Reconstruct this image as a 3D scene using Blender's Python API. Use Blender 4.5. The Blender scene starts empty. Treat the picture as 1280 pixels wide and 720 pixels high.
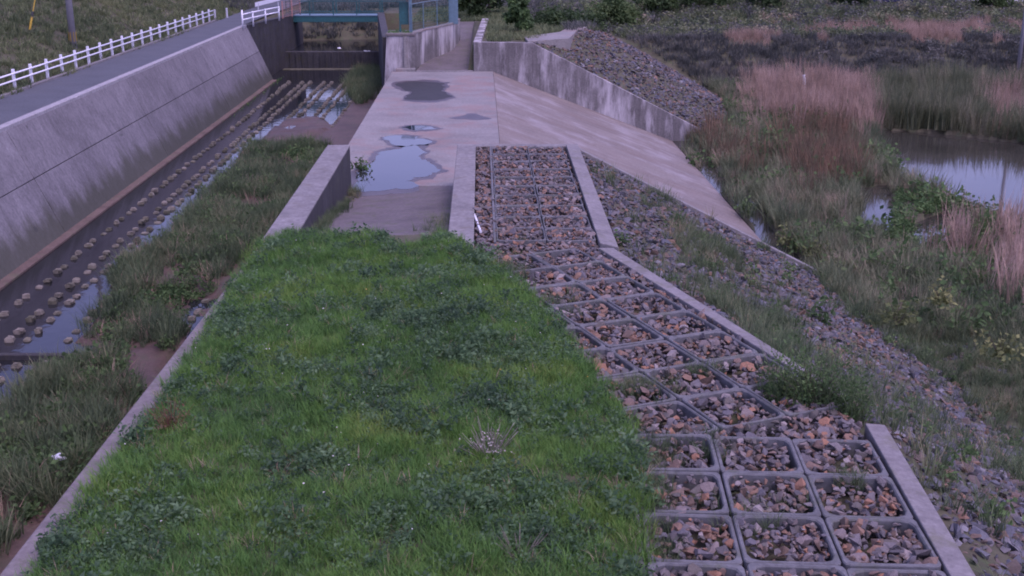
import bpy, bmesh, math, random
import numpy as np
from mathutils import Vector, Matrix
R = math.radians
random.seed(7); RNG = np.random.default_rng(11)
scene = bpy.context.scene
COL = scene.collection

# ------------------------------------------------------------------ camera
CAM_H, FPX, PITCH, YAW = 7.0, 1450.0, R(17.3135), R(1.5086)
cd = bpy.data.cameras.new('camera'); cam = bpy.data.objects.new('camera', cd); COL.objects.link(cam)
cam.location = (0, 0, CAM_H); cam.rotation_euler = (math.pi/2 - PITCH, 0, -YAW)
cd.sensor_width = 36; cd.lens = FPX/1280*36; cd.clip_end = 3000
scene.camera = cam

# ------------------------------------------------------------------ sky, sun, exposure (overcast, violet cast)
SUN_DIR = Vector((0.28, -0.34, 0.90)).normalized()
w = bpy.data.worlds.new('World'); scene.world = w; w.use_nodes = True
nt = w.node_tree; nt.nodes.clear()
sky = nt.nodes.new('ShaderNodeTexSky'); sky.sky_type = 'NISHITA'; sky.sun_disc = False
sky.sun_elevation = math.asin(SUN_DIR.z); sky.sun_rotation = math.atan2(SUN_DIR.x, SUN_DIR.y)
sky.air_density = 1.0; sky.dust_density = 2.0
hsv = nt.nodes.new('ShaderNodeHueSaturation'); hsv.inputs['Saturation'].default_value = 0.9
tint = nt.nodes.new('ShaderNodeMix'); tint.data_type = 'RGBA'; tint.blend_type = 'MULTIPLY'
tint.inputs['Factor'].default_value = 1; tint.inputs['B'].default_value = (1.1, 0.86, 1.3, 1)
bg = nt.nodes.new('ShaderNodeBackground'); bg.inputs['Strength'].default_value = 0.13
out = nt.nodes.new('ShaderNodeOutputWorld')
nt.links.new(sky.outputs[0], hsv.inputs['Color']); nt.links.new(hsv.outputs[0], tint.inputs['A'])
nt.links.new(tint.outputs['Result'], bg.inputs['Color']); nt.links.new(bg.outputs[0], out.inputs['Surface'])
sl = bpy.data.lights.new('sun', 'SUN'); sl.energy = 0.9; sl.angle = R(25); sl.color = (1.0, 0.84, 1.05)
so = bpy.data.objects.new('sun', sl); COL.objects.link(so); so.rotation_euler = SUN_DIR.to_track_quat('Z', 'Y').to_euler()
scene.view_settings.view_transform = 'Standard'; scene.view_settings.look = 'None'
scene.view_settings.gamma = 1; scene.view_settings.exposure = 0.95
scene.cycles.pixel_filter_type = 'BLACKMAN_HARRIS'; scene.cycles.filter_width = 1.9
scene.cycles.max_bounces = 6; scene.cycles.transparent_max_bounces = 4
scene.cycles.diffuse_bounces = 2; scene.cycles.glossy_bounces = 3

# ------------------------------------------------------------------ pixels <-> world
cy, sy_, cp, sp = math.cos(YAW), math.sin(YAW), math.cos(PITCH), math.sin(PITCH)
FW = np.array([sy_*cp, cy*cp, -sp]); RT = np.array([cy, -sy_, 0.0]); UP = np.cross(RT, FW)
def ray(x, y): return FW + (x-640)/FPX*RT + (360-y)/FPX*UP
def bp(x, y, z=0.0):
    d = ray(x, y); t = (z-CAM_H)/d[2]; return (d[0]*t, d[1]*t, z)
def bpY(x, y, Y):
    d = ray(x, y); t = Y/d[1]; return (d[0]*t, Y, CAM_H+d[2]*t)
def proj(P):
    P = np.asarray(P, float)-np.array([0, 0, CAM_H]); z = P@FW
    return np.stack([640+FPX*(P@RT)/z, 360-FPX*(P@UP)/z], -1)
def inpoly(pts, poly):
    poly = np.asarray(poly, float); x, y = pts[:, 0], pts[:, 1]; ins = np.zeros(len(pts), bool)
    j = len(poly)-1
    for i in range(len(poly)):
        xi, yi = poly[i]; xj, yj = poly[j]
        c = ((yi > y) != (yj > y)) & (x < (xj-xi)*(y-yi)/((yj-yi) or 1e-9)+xi)
        ins ^= c; j = i
    return ins
_tab = np.random.default_rng(3).random((256, 256))
def vnoise(x, y, s, seed=0):
    x = np.asarray(x)/s+seed*17.3; y = np.asarray(y)/s+seed*9.1
    ix, iy = np.floor(x).astype(int), np.floor(y).astype(int); fx, fy = x-ix, y-iy
    fx = fx*fx*(3-2*fx); fy = fy*fy*(3-2*fy)
    g = lambda a, b: _tab[a % 256, b % 256]
    return (g(ix, iy)*(1-fx)+g(ix+1, iy)*fx)*(1-fy)+(g(ix, iy+1)*(1-fx)+g(ix+1, iy+1)*fx)*fy
def fbm(x, y, s, seed=0): return (vnoise(x, y, s, seed)+.5*vnoise(x, y, s/2.1, seed+1)+.25*vnoise(x, y, s/4.3, seed+2))/1.75

# ------------------------------------------------------------------ materials
def newmat(name):
    m = bpy.data.materials.new(name); m.use_nodes = True; t = m.node_tree; t.nodes.clear()
    o = t.nodes.new('ShaderNodeOutputMaterial'); return m, t, o
def nd(t, typ, **kw):
    n = t.nodes.new(typ)
    for k, v in kw.items():
        if k.startswith('_'): setattr(n, k[1:], v)
        else: n.inputs[k].default_value = v
    return n
def noise(t, vec, scale, detail=4, rough=.6, stretch=None):
    if stretch:
        mp = nd(t, 'ShaderNodeMapping', Scale=stretch); t.links.new(vec, mp.inputs['Vector']); vec = mp.outputs[0]
    n = nd(t, 'ShaderNodeTexNoise', Scale=scale, Detail=detail, Roughness=rough); t.links.new(vec, n.inputs['Vector']); return n.outputs['Fac']
def ramp(t, fac, stops, interp='LINEAR'):
    r = t.nodes.new('ShaderNodeValToRGB'); r.color_ramp.interpolation = interp; e = r.color_ramp.elements
    while len(e) < len(stops): e.new(0.5)
    for i, (p, c) in enumerate(stops):
        e[i].position = p; e[i].color = (*c, 1) if len(c) == 3 else c
    t.links.new(fac, r.inputs['Fac']); return r.outputs['Color']
def mixc(t, a, b, fac, mode='MIX'):
    m = t.nodes.new('ShaderNodeMix'); m.data_type = 'RGBA'; m.blend_type = mode
    for s, v in (('A', a), ('B', b), ('Factor', fac)):
        if isinstance(v, (int, float)): m.inputs[s].default_value = v
        elif isinstance(v, tuple): m.inputs[s].default_value = (*v, 1)
        else: t.links.new(v, m.inputs[s])
    return m.outputs['Result']
G3 = lambda v: (v, v, v)
def band(t, v, lo, hi):      # smooth 0..1 map of a value
    m = nd(t, 'ShaderNodeMapRange'); m.interpolation_type = 'SMOOTHSTEP'
    m.inputs['From Min'].default_value = lo; m.inputs['From Max'].default_value = hi; t.links.new(v, m.inputs['Value']); return m.outputs[0]
def mathn(t, op, a, b):
    m = t.nodes.new('ShaderNodeMath'); m.operation = op
    for i, v in enumerate((a, b)):
        if isinstance(v, (int, float)): m.inputs[i].default_value = v
        else: t.links.new(v, m.inputs[i])
    return m.outputs[0]
def surface(name, base, rough=.85, var=.35, blot=.6, stain=None, stain_amt=.5, streak=0, bump=.3, moss=None, extra=None, spec=.3):
    """weathered mineral surface in world coordinates: blotches, fine grain, streaks, moss"""
    m, t, o = newmat(name); pos = t.nodes.new('ShaderNodeNewGeometry').outputs['Position']
    b = nd(t, 'ShaderNodeBsdfPrincipled', Roughness=rough); b.inputs['Specular IOR Level'].default_value = spec
    c = ramp(t, noise(t, pos, blot, 7, .65), [(.25, tuple(v*(1-var) for v in base)), (.5, base), (.75, tuple(min(1, v*(1+var*.7)) for v in base))])
    c = mixc(t, c, ramp(t, noise(t, pos, 9, 5, .75), [(.3, G3(.62)), (.7, G3(1.28))]), .8, 'MULTIPLY')
    if streak:
        f = noise(t, pos, 1.0, 6, .7, (3.5, 3.5, .22))
        c = mixc(t, c, ramp(t, f, [(.32, G3(.5)), (.5, G3(.95)), (.68, G3(1.35))]), streak, 'MULTIPLY')
    if stain:
        f = ramp(t, noise(t, pos, .33, 8, .7), [(.5, G3(0)), (.64, G3(1))]); c = mixc(t, c, stain, mathn(t, 'MULTIPLY', f, stain_amt))
    if moss:
        f = ramp(t, noise(t, pos, 1.7, 8, .75), [(.52, G3(0)), (.63, G3(1))]); c = mixc(t, c, moss, mathn(t, 'MULTIPLY', f, .75))
    if extra: c = extra(t, pos, c)
    t.links.new(c, b.inputs['Base Color'])
    bm_ = nd(t, 'ShaderNodeBump', Strength=bump, Distance=.02); t.links.new(noise(t, pos, 22, 4, .7), bm_.inputs['Height']); t.links.new(bm_.outputs[0], b.inputs['Normal'])
    t.links.new(b.outputs[0], o.inputs['Surface']); return m
def plain(name, base, rough=.5, metal=0, var=.25, scale=6):
    m, t, o = newmat(name); pos = t.nodes.new('ShaderNodeNewGeometry').outputs['Position']
    b = nd(t, 'ShaderNodeBsdfPrincipled', Roughness=rough, Metallic=metal)
    c = ramp(t, noise(t, pos, scale, 5, .7), [(.3, tuple(v*(1-var) for v in base)), (.7, tuple(min(1, v*(1+var*.5)) for v in base))])
    t.links.new(c, b.inputs['Base Color']); t.links.new(b.outputs[0], o.inputs['Surface']); return m
VEG = 2.15
def leaf(name, stops, scale=.5, trans=.38, rnd=.5):
    """foliage: colour drifts over the ground (instance position) and from tuft to tuft"""
    m, t, o = newmat(name); oi = t.nodes.new('ShaderNodeObjectInfo'); pos = t.nodes.new('ShaderNodeNewGeometry').outputs['Position']
    f = noise(t, pos, scale, 4, .6); f = mathn(t, 'ADD', mathn(t, 'MULTIPLY', mathn(t, 'SUBTRACT', f, .5), 1.7), .5)
    f = mathn(t, 'ADD', f, mathn(t, 'MULTIPLY', mathn(t, 'SUBTRACT', oi.outputs['Random'], .5), rnd))
    c = ramp(t, f, [(p_, tuple(v*VEG for v in q_)) for p_, q_ in stops])
    c = mixc(t, c, ramp(t, noise(t, pos, 7, 2, .5), [(.3, G3(.6)), (.7, G3(1.35))]), .7, 'MULTIPLY')
    b = nd(t, 'ShaderNodeBsdfPrincipled', Roughness=.65); b.inputs['Specular IOR Level'].default_value = .2
    tr = t.nodes.new('ShaderNodeBsdfTranslucent'); mx = nd(t, 'ShaderNodeMixShader', Fac=trans)
    t.links.new(c, b.inputs['Base Color']); t.links.new(c, tr.inputs['Color'])
    t.links.new(b.outputs[0], mx.inputs[1]); t.links.new(tr.outputs[0], mx.inputs[2]); t.links.new(mx.outputs[0], o.inputs['Surface']); return m
def water(name, deep, rough=.04, wave=.06, wscale=1.2, mud=None):
    m, t, o = newmat(name); pos = t.nodes.new('ShaderNodeNewGeometry').outputs['Position']
    b = nd(t, 'ShaderNodeBsdfPrincipled', Roughness=rough, IOR=1.33)
    c = ramp(t, noise(t, pos, .4, 5, .6), [(.35, deep), (.65, mud or tuple(v*1.6 for v in deep))])
    t.links.new(c, b.inputs['Base Color'])
    bm_ = nd(t, 'ShaderNodeBump', Strength=wave, Distance=.05); t.links.new(noise(t, pos, wscale, 3, .5), bm_.inputs['Height']); t.links.new(bm_.outputs[0], b.inputs['Normal'])
    t.links.new(b.outputs[0], o.inputs['Surface']); return m
def sepz(t, pos):
    s = t.nodes.new('ShaderNodeSeparateXYZ'); t.links.new(pos, s.inputs[0]); return s.outputs
def rw_extra(t, pos, c):     # algae belt with a ragged edge along the foot of the channel wall
    z = sepz(t, pos)[2]; n = mathn(t, 'MULTIPLY', mathn(t, 'SUBTRACT', noise(t, pos, .9, 6, .7, (1, 1, .3)), .5), 2.4)
    f = band(t, mathn(t, 'ADD', z, n), -2.6, -3.5); c = mixc(t, c, (.05, .054, .034), mathn(t, 'MULTIPLY', f, .8))
    oi = t.nodes.new('ShaderNodeObjectInfo'); c = mixc(t, c, ramp(t, oi.outputs['Random'], [(0, G3(.86)), (1, G3(1.12))]), 1.0, 'MULTIPLY')
    return mixc(t, c, (.05, .05, .05), mathn(t, 'MULTIPLY', ramp(t, noise(t, pos, 1.3, 3, .5), [(.7, G3(0)), (.74, G3(1))]), .6))
def apron_extra(t, pos, c):  # drained-water stains running down the apron
    f = ramp(t, noise(t, pos, .8, 7, .7, (.22, 1.5, .22)), [(.4, G3(0)), (.66, G3(1))]); return mixc(t, c, (.125, .09, .072), mathn(t, 'MULTIPLY', f, .5))
def far_extra(t, pos, c):    # pale lime bloom low on the far wall
    f = ramp(t, noise(t, pos, .5, 7, .7, (1.6, 1.6, .35)), [(.45, G3(0)), (.62, G3(1))]); return mixc(t, c, (.55, .53, .54), mathn(t, 'MULTIPLY', f, .75))
M = {}
M['wallc'] = surface('channel_concrete', (.165, .16, .168), streak=.5, blot=.35, var=.3, extra=rw_extra)
M['slab'] = surface('slab_concrete', (0.211, 0.204, 0.195), blot=.5, var=.3, stain=(.23, .155, .135), stain_amt=.6)
M['rampc'] = surface('ramp_concrete', (.125, .112, .112), blot=.7, var=.35, moss=(.09, .1, .06))
M['apron'] = surface('apron_concrete', (0.191, 0.172, 0.156), blot=.4, var=.25, extra=apron_extra, stain=(.34, .33, .34), stain_amt=.5)
M['beam'] = surface('beam_concrete', (.185, .178, .178), blot=1.2, var=.3, moss=(.13, .13, .1))
M['wing'] = surface('wing_wall_concrete', (0.195, 0.189, 0.187), blot=.8, var=.3, streak=.5, moss=(.14, .13, .11))
M['farw'] = surface('far_wall_concrete', (0.156, 0.148, 0.144), streak=.6, blot=.8, var=.35, extra=far_extra)
M['wingside'] = surface('dark_streaked_concrete', (.05, .05, .054), streak=.7, blot=.8, var=.35, moss=(.06, .065, .05))  # dark streaked concrete for wall bodies, darker than the top layer
M['palec'] = surface('pale_coping_concrete', (.3, .295, .3), blot=1.2, var=.2)
M['darkc'] = surface('stained_concrete', (.05, .05, .052), streak=.5, blot=.8, var=.4, moss=(.05, .05, .03))
M['coping'] = surface('coping_concrete', (.165, .15, .148), blot=1.5, var=.4, moss=(.1, .11, .07))
M['frame'] = surface('frame_concrete', (.125, .13, .135), blot=1.5, var=.35, moss=(.09, .1, .075))
M['knob'] = surface('block_concrete', (.15, .142, .122), blot=2.5, var=.5, moss=(.1, .1, .06), extra=lambda t, pos, c: mixc(t, c, ramp(t, t.nodes.new('ShaderNodeObjectInfo').outputs['Random'], [(0, (.6, .62, .5)), (.5, (1, 1, .92)), (1, (1.3, 1.25, 1.2))]), 1.0, 'MULTIPLY'))
M['road'] = surface('asphalt', (0.082, 0.090, 0.101), blot=.5, var=.2, bump=.15, stain=(.09, .095, .1), stain_amt=.5)
M['rusty'] = surface('rusty_footing', (.125, .092, .075), blot=1.2, var=.4, moss=(.1, .1, .06))
M['soil'] = surface('soil', (.075, .072, .045), blot=.7, var=.5, moss=(.06, .085, .035))
M['mud'] = surface('mud', (.085, .058, .047), blot=.6, var=.45, rough=.6, moss=(.07, .065, .04))
M['gravelbed'] = surface('rubble_soil', (.055, .05, .045), blot=1, var=.5)
M['water'] = water('stream_water', (.012, .013, .014), wave=.10, wscale=2.2)
M['pond'] = water('pond_water', (.03, .03, .024), wave=.05, wscale=.6, rough=.05)
M['puddle'] = water('puddle_water', (.015, .015, .017), wave=.015, wscale=3, rough=.03)
M['damp'] = surface('damp_concrete', (.068, .052, .05), rough=.4, blot=1.5, var=.4, spec=.5)
M['darkrefl'] = surface('silt_with_dark_reflection', (.036, .034, .03), rough=.55, blot=1.5, var=.5, spec=.25, moss=(.03, .032, .022))  # far puddle: dark reflection of the trees painted into the silt colour
M['white'] = plain('white_paint', (.72, .74, .78), .4, var=.12)
M['dullwhite'] = plain('weathered_white', (.48, .5, .54), .5, var=.3)
M['teal'] = plain('teal_paint', (.02, .1, .1), .45, var=.35)
M['paleteal'] = plain('pale_teal_paint', (.11, .19, .23), .45, var=.25)
M['pole'] = plain('pole_concrete', (.27, .27, .29), .8, var=.15)
M['yellow'] = plain('yellow_plastic', (.42, .29, .03), .4, var=.25)
M['wire'] = plain('galvanised_wire', (.18, .17, .12), .5, .6)
M['black'] = plain('black_plastic', (.03, .03, .03), .5)
M['pinkpost'] = plain('faded_red_post', (.36, .2, .17), .6)
M['bag'] = plain('plastic_bag', (.7, .73, .78), .35, var=.2)
M['bark'] = plain('bark', (.08, .065, .05), .9, var=.4)
M['plaster'] = plain('plaster', (.42, .36, .36), .8, var=.15); M['bluewall'] = plain('blue_cladding', (.14, .16, .28), .6, var=.2)
M['glass'] = plain('window_glass', (.03, .035, .045), .1); M['tile'] = plain('roof_tile', (.1, .09, .1), .6)
M['carblue'] = plain('blue_car_paint', (.03, .035, .08), .25); M['carwhite'] = plain('white_car_paint', (.7, .7, .72), .25); M['tyre'] = plain('tyre_rubber', (.02, .02, .02), .8)
# stones: the colour changes from stone to stone
def stone_mat(nm='quarry_stone', gain=.72, tintc=(1, 1, 1)):
    m, t, o = newmat(nm); oi = t.nodes.new('ShaderNodeObjectInfo'); tc = t.nodes.new('ShaderNodeTexCoord')
    pal = [(.0, (.17, .165, .175)), (.16, (.19, .14, .115)), (.27, (.13, .13, .15)), (.42, (.235, .155, .11)), (.50, (.1, .098, .105)), (.6, (.215, .19, .185)), (.72, (.155, .115, .09)), (.8, (.31, .175, .11)), (.85, (.3, .28, .28)), (.9, (.12, .115, .105))]
    c = ramp(t, oi.outputs['Random'], [(p_, tuple(v*gain*tintc[i_] for i_, v in enumerate(q_))) for p_, q_ in pal], 'CONSTANT')
    c = mixc(t, c, ramp(t, noise(t, tc.outputs['Object'], 5, 5, .7), [(.3, G3(.55)), (.7, G3(1.4))]), .8, 'MULTIPLY')
    b = nd(t, 'ShaderNodeBsdfPrincipled', Roughness=.8); t.links.new(c, b.inputs['Base Color']); t.links.new(b.outputs[0], o.inputs['Surface']); return m
M['stone'] = stone_mat('quarry_stone', .7, (1.06, 1.0, .95)); M['slope_stone'] = stone_mat('slope_quarry_stone', .6, (.92, .98, 1.05))
M['lawn'] = leaf('lawn_grass', [(.1, (.036, .072, .024)), (.45, (.05, .106, .026)), (.75, (.066, .122, .026)), (1, (.096, .128, .032))], .45)
M['clover'] = leaf('weed_leaves', [(.2, (.03, .052, .03)), (.55, (.045, .08, .036)), (.9, (.072, .112, .058))], .9)
M['rough'] = leaf('rough_grass', [(.15, (.032, .046, .026)), (.5, (.052, .074, .036)), (.8, (.082, .092, .05)), (1, (.17, .135, .09))], .5)
M['marsh'] = leaf('marsh_grass', [(.1, (.038, .052, .03)), (.4, (.064, .08, .043)), (.7, (.1, .108, .064)), (1, (.2, .16, .115))], .3)
M['hill'] = leaf('hill_grass', [(.15, (.05, .066, .035)), (.5, (.072, .09, .044)), (.85, (.1, .112, .056))], .2)
M['darkgrass'] = leaf('dark_bank_grass', [(.2, (.042, .047, .042)), (.6, (.062, .066, .058)), (.95, (.088, .086, .075))], .25)
M['dry'] = leaf('dry_reed', [(.1, (.11, .085, .062)), (.5, (.185, .135, .1)), (.9, (.26, .195, .155))], .5)
M['russet'] = leaf('russet_reed', [(.1, (.05, .045, .028)), (.45, (.075, .058, .037)), (.9, (.15, .092, .057))], .9)
M['reed'] = leaf('green_reed', [(.1, (.042, .052, .03)), (.5, (.068, .078, .042)), (.9, (.12, .115, .075))], .5)
M['tree'] = leaf('tree_leaves', [(.2, (.018, .03, .014)), (.55, (.032, .052, .02)), (.9, (.055, .08, .03))], .6)
M['bush'] = leaf('bush_leaves', [(.2, (.03, .052, .02)), (.6, (.05, .085, .03)), (.95, (.08, .115, .045))], 1.2)
M['lime'] = leaf('yellowish_leaves', [(.2, (.05, .062, .025)), (.6, (.075, .088, .034)), (.95, (.13, .135, .055))], 1.2)
M['redweed'] = leaf('reddish_weed', [(.2, (.06, .05, .03)), (.6, (.12, .055, .035)), (.95, (.16, .08, .05))], 2.5)
M['deadweed'] = leaf('bleached_weed', [(.2, (.11, .1, .085)), (.6, (.22, .2, .18)), (.95, (.36, .34, .32))], 2.5)
M['flower'] = plain('petals', (.75, .73, .7), .6)

# ------------------------------------------------------------------ object helpers
def tag(o, label=None, cat=None, group=None, kind=None):
    for k, v in (('label', label), ('category', cat), ('group', group), ('kind', kind)):
        if v: o[k] = v
    return o
def empty(name, loc, label, cat, group=None, rz=0):
    o = bpy.data.objects.new(name, None); o.empty_display_size = .2; o.location = loc; o.rotation_euler = (0, 0, rz); COL.objects.link(o)
    return tag(o, label, cat, group)
class MB:
    def __init__(s): s.v = []; s.f = []
    def add(s, vs, fs):
        n = len(s.v); s.v += [tuple(map(float, p)) for p in vs]; s.f += [tuple(i+n for i in f) for f in fs]; return s
    def hexa(s, b, t):       # bottom 4 and top 4 points, counter-clockwise from above
        return s.add(list(b)+list(t), [(3, 2, 1, 0), (4, 5, 6, 7), (0, 1, 5, 4), (1, 2, 6, 5), (2, 3, 7, 6), (3, 0, 4, 7)])
    def box(s, x0, x1, y0, y1, z0, z1):
        q = [(x0, y0), (x1, y0), (x1, y1), (x0, y1)]; return s.hexa([(*p, z0) for p in q], [(*p, z1) for p in q])
    def prism(s, poly, z0, z1):
        n = len(poly); zz0 = z0 if hasattr(z0, '__len__') else [z0]*n; zz1 = z1 if hasattr(z1, '__len__') else [z1]*n
        vs = [(p[0], p[1], zz0[i]) for i, p in enumerate(poly)]+[(p[0], p[1], zz1[i]) for i, p in enumerate(poly)]
        return s.add(vs, [tuple(range(n))[::-1], tuple(range(n, 2*n))]+[(i, (i+1) % n, n+(i+1) % n, n+i) for i in range(n)])
    def bar(s, a, b, r, n=8, r2=None):
        a, b = Vector(a), Vector(b); d = (b-a).normalized(); u = d.orthogonal().normalized(); v = d.cross(u); r2 = r if r2 is None else r2
        vs = [a+(u*math.cos(2*math.pi*i/n)+v*math.sin(2*math.pi*i/n))*r for i in range(n)]+[b+(u*math.cos(2*math.pi*i/n)+v*math.sin(2*math.pi*i/n))*r2 for i in range(n)]
        return s.add(vs, [(i, (i+1) % n, n+(i+1) % n, n+i) for i in range(n)]+[tuple(range(n))[::-1], tuple(range(n, 2*n))])
    def build(s, name, mat, parent=None, bevel=0, smooth=False):
        me = bpy.data.meshes.new(name); me.from_pydata(s.v, [], s.f); me.update()
        if smooth: me.polygons.foreach_set('use_smooth', [True]*len(me.polygons))
        return link(name, me, mat, parent, bevel)
def link(name, me, mat, parent=None, bevel=0):
    if mat is not None and not me.materials: me.materials.append(mat)
    o = bpy.data.objects.new(name, me); COL.objects.link(o)
    if parent is not None:
        o.parent = parent
        pl = parent
        # parts are modelled in world coordinates: undo the parents' placement
        mw = Matrix.Identity(4); chain = []
        while pl is not None: chain.append(pl); pl = pl.parent
        for q in reversed(chain): mw = mw @ q.matrix_parent_inverse @ Matrix.LocRotScale(q.location, q.rotation_euler, q.scale)
        o.matrix_parent_inverse = mw.inverted()
    if bevel:
        b = o.modifiers.new('bevel', 'BEVEL'); b.width = bevel; b.segments = 2; b.limit_method = 'ANGLE'
    return o
def struct(o): o['kind'] = 'structure'; return o
def np_mesh(name, verts, faces_flat, loop_n):
    me = bpy.data.meshes.new(name); nf = len(faces_flat)//loop_n
    me.vertices.add(len(verts)); me.vertices.foreach_set('co', np.asarray(verts, np.float32).ravel())
    me.loops.add(len(faces_flat)); me.loops.foreach_set('vertex_index', np.asarray(faces_flat, np.int32))
    me.polygons.add(nf); me.polygons.foreach_set('loop_start', np.arange(0, len(faces_flat), loop_n, dtype=np.int32))
    me.update(calc_edges=True); me.validate(); return me
def grid_sheet(name, xs, ys, hfun, mat):
    X, Y = np.meshgrid(xs, ys); Z = hfun(X.ravel(), Y.ravel()); V = np.stack([X.ravel(), Y.ravel(), Z], -1)
    nx, ny = len(xs), len(ys); i = (np.arange(ny-1)[:, None]*nx+np.arange(nx-1)).ravel()
    F = np.stack([i, i+1, i+1+nx, i+nx], -1).ravel()
    me = np_mesh(name, V, F, 4); me.polygons.foreach_set('use_smooth', [True]*len(me.polygons)); return struct(link(name, me, mat))

# scatter: one "stuff" object whose points carry instances of small unlinked meshes
def scatter(name, P, rot, scl, templates, label, cat, parent=None):
    P = np.asarray(P, np.float32); n = len(P)
    me = bpy.data.meshes.new(name); me.vertices.add(n); me.vertices.foreach_set('co', P.ravel())
    a = me.attributes.new('irot', 'FLOAT_VECTOR', 'POINT'); a.data.foreach_set('vector', np.asarray(rot, np.float32).ravel())
    sc = np.asarray(scl, np.float32); sc = np.repeat(sc[:, None], 3, 1) if sc.ndim == 1 else sc
    a = me.attributes.new('iscl', 'FLOAT_VECTOR', 'POINT'); a.data.foreach_set('vector', sc.ravel())
    a = me.attributes.new('ikind', 'INT', 'POINT'); a.data.foreach_set('value', RNG.integers(0, len(templates), n).astype(np.int32))
    o = link(name, me, None, parent)
    g = bpy.data.node_groups.new(name+'_scatter', 'GeometryNodeTree')
    g.interface.new_socket('Geometry', in_out='INPUT', socket_type='NodeSocketGeometry'); g.interface.new_socket('Geometry', in_out='OUTPUT', socket_type='NodeSocketGeometry')
    gi = g.nodes.new('NodeGroupInput'); go = g.nodes.new('NodeGroupOutput'); ip = g.nodes.new('GeometryNodeInstanceOnPoints'); j = g.nodes.new('GeometryNodeJoinGeometry')
    for tm in templates:
        q = g.nodes.new('GeometryNodeObjectInfo'); q.inputs['Object'].default_value = tm; q.inputs['As Instance'].default_value = True; g.links.new(q.outputs['Geometry'], j.inputs[0])
    def attr(nm, typ):
        q = g.nodes.new('GeometryNodeInputNamedAttribute'); q.data_type = typ; q.inputs['Name'].default_value = nm; return q.outputs[0]
    e2r = g.nodes.new('FunctionNodeEulerToRotation'); g.links.new(attr('irot', 'FLOAT_VECTOR'), e2r.inputs[0])
    g.links.new(gi.outputs[0], ip.inputs['Points']); g.links.new(j.outputs[0], ip.inputs['Instance']); ip.inputs['Pick Instance'].default_value = True
    g.links.new(attr('ikind', 'INT'), ip.inputs['Instance Index']); g.links.new(e2r.outputs[0], ip.inputs['Rotation']); g.links.new(attr('iscl', 'FLOAT_VECTOR'), ip.inputs['Scale'])
    g.links.new(ip.outputs[0], go.inputs[0]); md = o.modifiers.new('scatter', 'NODES'); md.node_group = g
    o['kind'] = 'stuff'
    if parent is None: tag(o, label, cat)
    return o
def template(me, mat):
    me.materials.append(mat); return bpy.data.objects.new(me.name, me)
def tuft_mesh(name, nb, rad, h0, h1, width, lean, seed, seg=3, droop=.5, erect=0):
    """a tuft of curved tapering blades"""
    r = np.random.default_rng(seed); V = []; F = []
    for _ in range(nb):
        a = r.uniform(0, 2*math.pi); q = rad*math.sqrt(r.random()); bx, by = q*math.cos(a), q*math.sin(a)
        da = a+r.normal(0, .9); h = r.uniform(h0, h1); l = lean*h*r.uniform(.3, 1.2)*(1-erect); wd = width*r.uniform(.7, 1.3)
        px, py = -math.sin(da+r.normal(0, .6)), math.cos(da)
        base = len(V)
        for k in range(seg+1):
            t = k/seg; out_ = l*(t**1.7); z = h*(t-droop*.35*t*t*t*(l/max(h, 1e-6))); wv = wd*(1-t)**.7*.5 if k < seg else 0
            cx, cy_ = bx+math.cos(da)*out_, by+math.sin(da)*out_
            if k < seg: V += [(cx-px*wv, cy_-py*wv, z), (cx+px*wv, cy_+py*wv, z)]
            else: V.append((cx, cy_, z))
        for k in range(seg-1):
            i = base+2*k; F.append((i, i+1, i+3, i+2))
        i = base+2*(seg-1); F.append((i, i+1, i+2))
    me = bpy.data.meshes.new(name); me.from_pydata(V, [], F); me.update(); return me
def leafy_data(n, rx, ry, rz, lw, ll, seed, z0=0, hollow=.35, up=.3):
    """leaf-shaped faces through an uneven dome"""
    r = np.random.default_rng(seed)
    d = r.normal(size=(n, 3)); d /= np.linalg.norm(d, axis=1)[:, None]; d[:, 2] = np.abs(d[:, 2])
    lump = .72+.5*np.sin(d[:, 0]*3.1+seed)*np.sin(d[:, 1]*3.7+seed*2)+.16*r.normal(size=n)
    q = (hollow+(1-hollow)*r.random(n)**.5)*np.clip(lump, .35, 1.25)
    C = d*q[:, None]*np.array([rx, ry, rz]); C[:, 2] += z0
    a = r.uniform(0, 2*math.pi, n); t = r.uniform(-.5, .9, n)
    ax = np.stack([np.cos(a)*np.cos(t), np.sin(a)*np.cos(t), np.sin(t)], -1); ax = ax+d*up; ax /= np.linalg.norm(ax, axis=1)[:, None]
    b = np.cross(ax, r.normal(size=(n, 3))); b /= np.linalg.norm(b, axis=1)[:, None]
    L = ll*r.uniform(.6, 1.3, n)[:, None]; W = lw*r.uniform(.6, 1.3, n)[:, None]
    V = np.stack([C-ax*L*.5, C+b*W*.5, C+ax*L*.5, C-b*W*.5], 1).reshape(-1, 3); return V
def leafy_mesh(name, *a, **k):
    V = leafy_data(*a, **k); return np_mesh(name, V, np.arange(len(V)), 4)
def stone_mesh(name, seed, flat=.62):
    r = np.random.default_rng(seed); P = r.normal(size=(11, 3)); P /= np.linalg.norm(P, axis=1)[:, None]; P *= np.array([1, r.uniform(.65, .9), flat])*r.uniform(.8, 1.1, (11, 1))
    bm = bmesh.new()
    for p in P: bm.verts.new(p)
    h = bmesh.ops.convex_hull(bm, input=bm.verts); bmesh.ops.delete(bm, geom=[v for v in bm.verts if not v.link_faces], context='VERTS')
    bmesh.ops.recalc_face_normals(bm, faces=bm.faces); me = bpy.data.meshes.new(name); bm.to_mesh(me); bm.free(); return me
STONE_ME = [stone_mesh('stone', 40+i, .45+.06*i) for i in range(7)]
T_STONE = [template(m, M['stone']) for m in STONE_ME]
SLOPE_ME = [stone_mesh('slope_stone', 60+i, .3+.05*i) for i in range(6)]
T_SLOPE = [template(m, M['slope_stone']) for m in SLOPE_ME]
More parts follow.
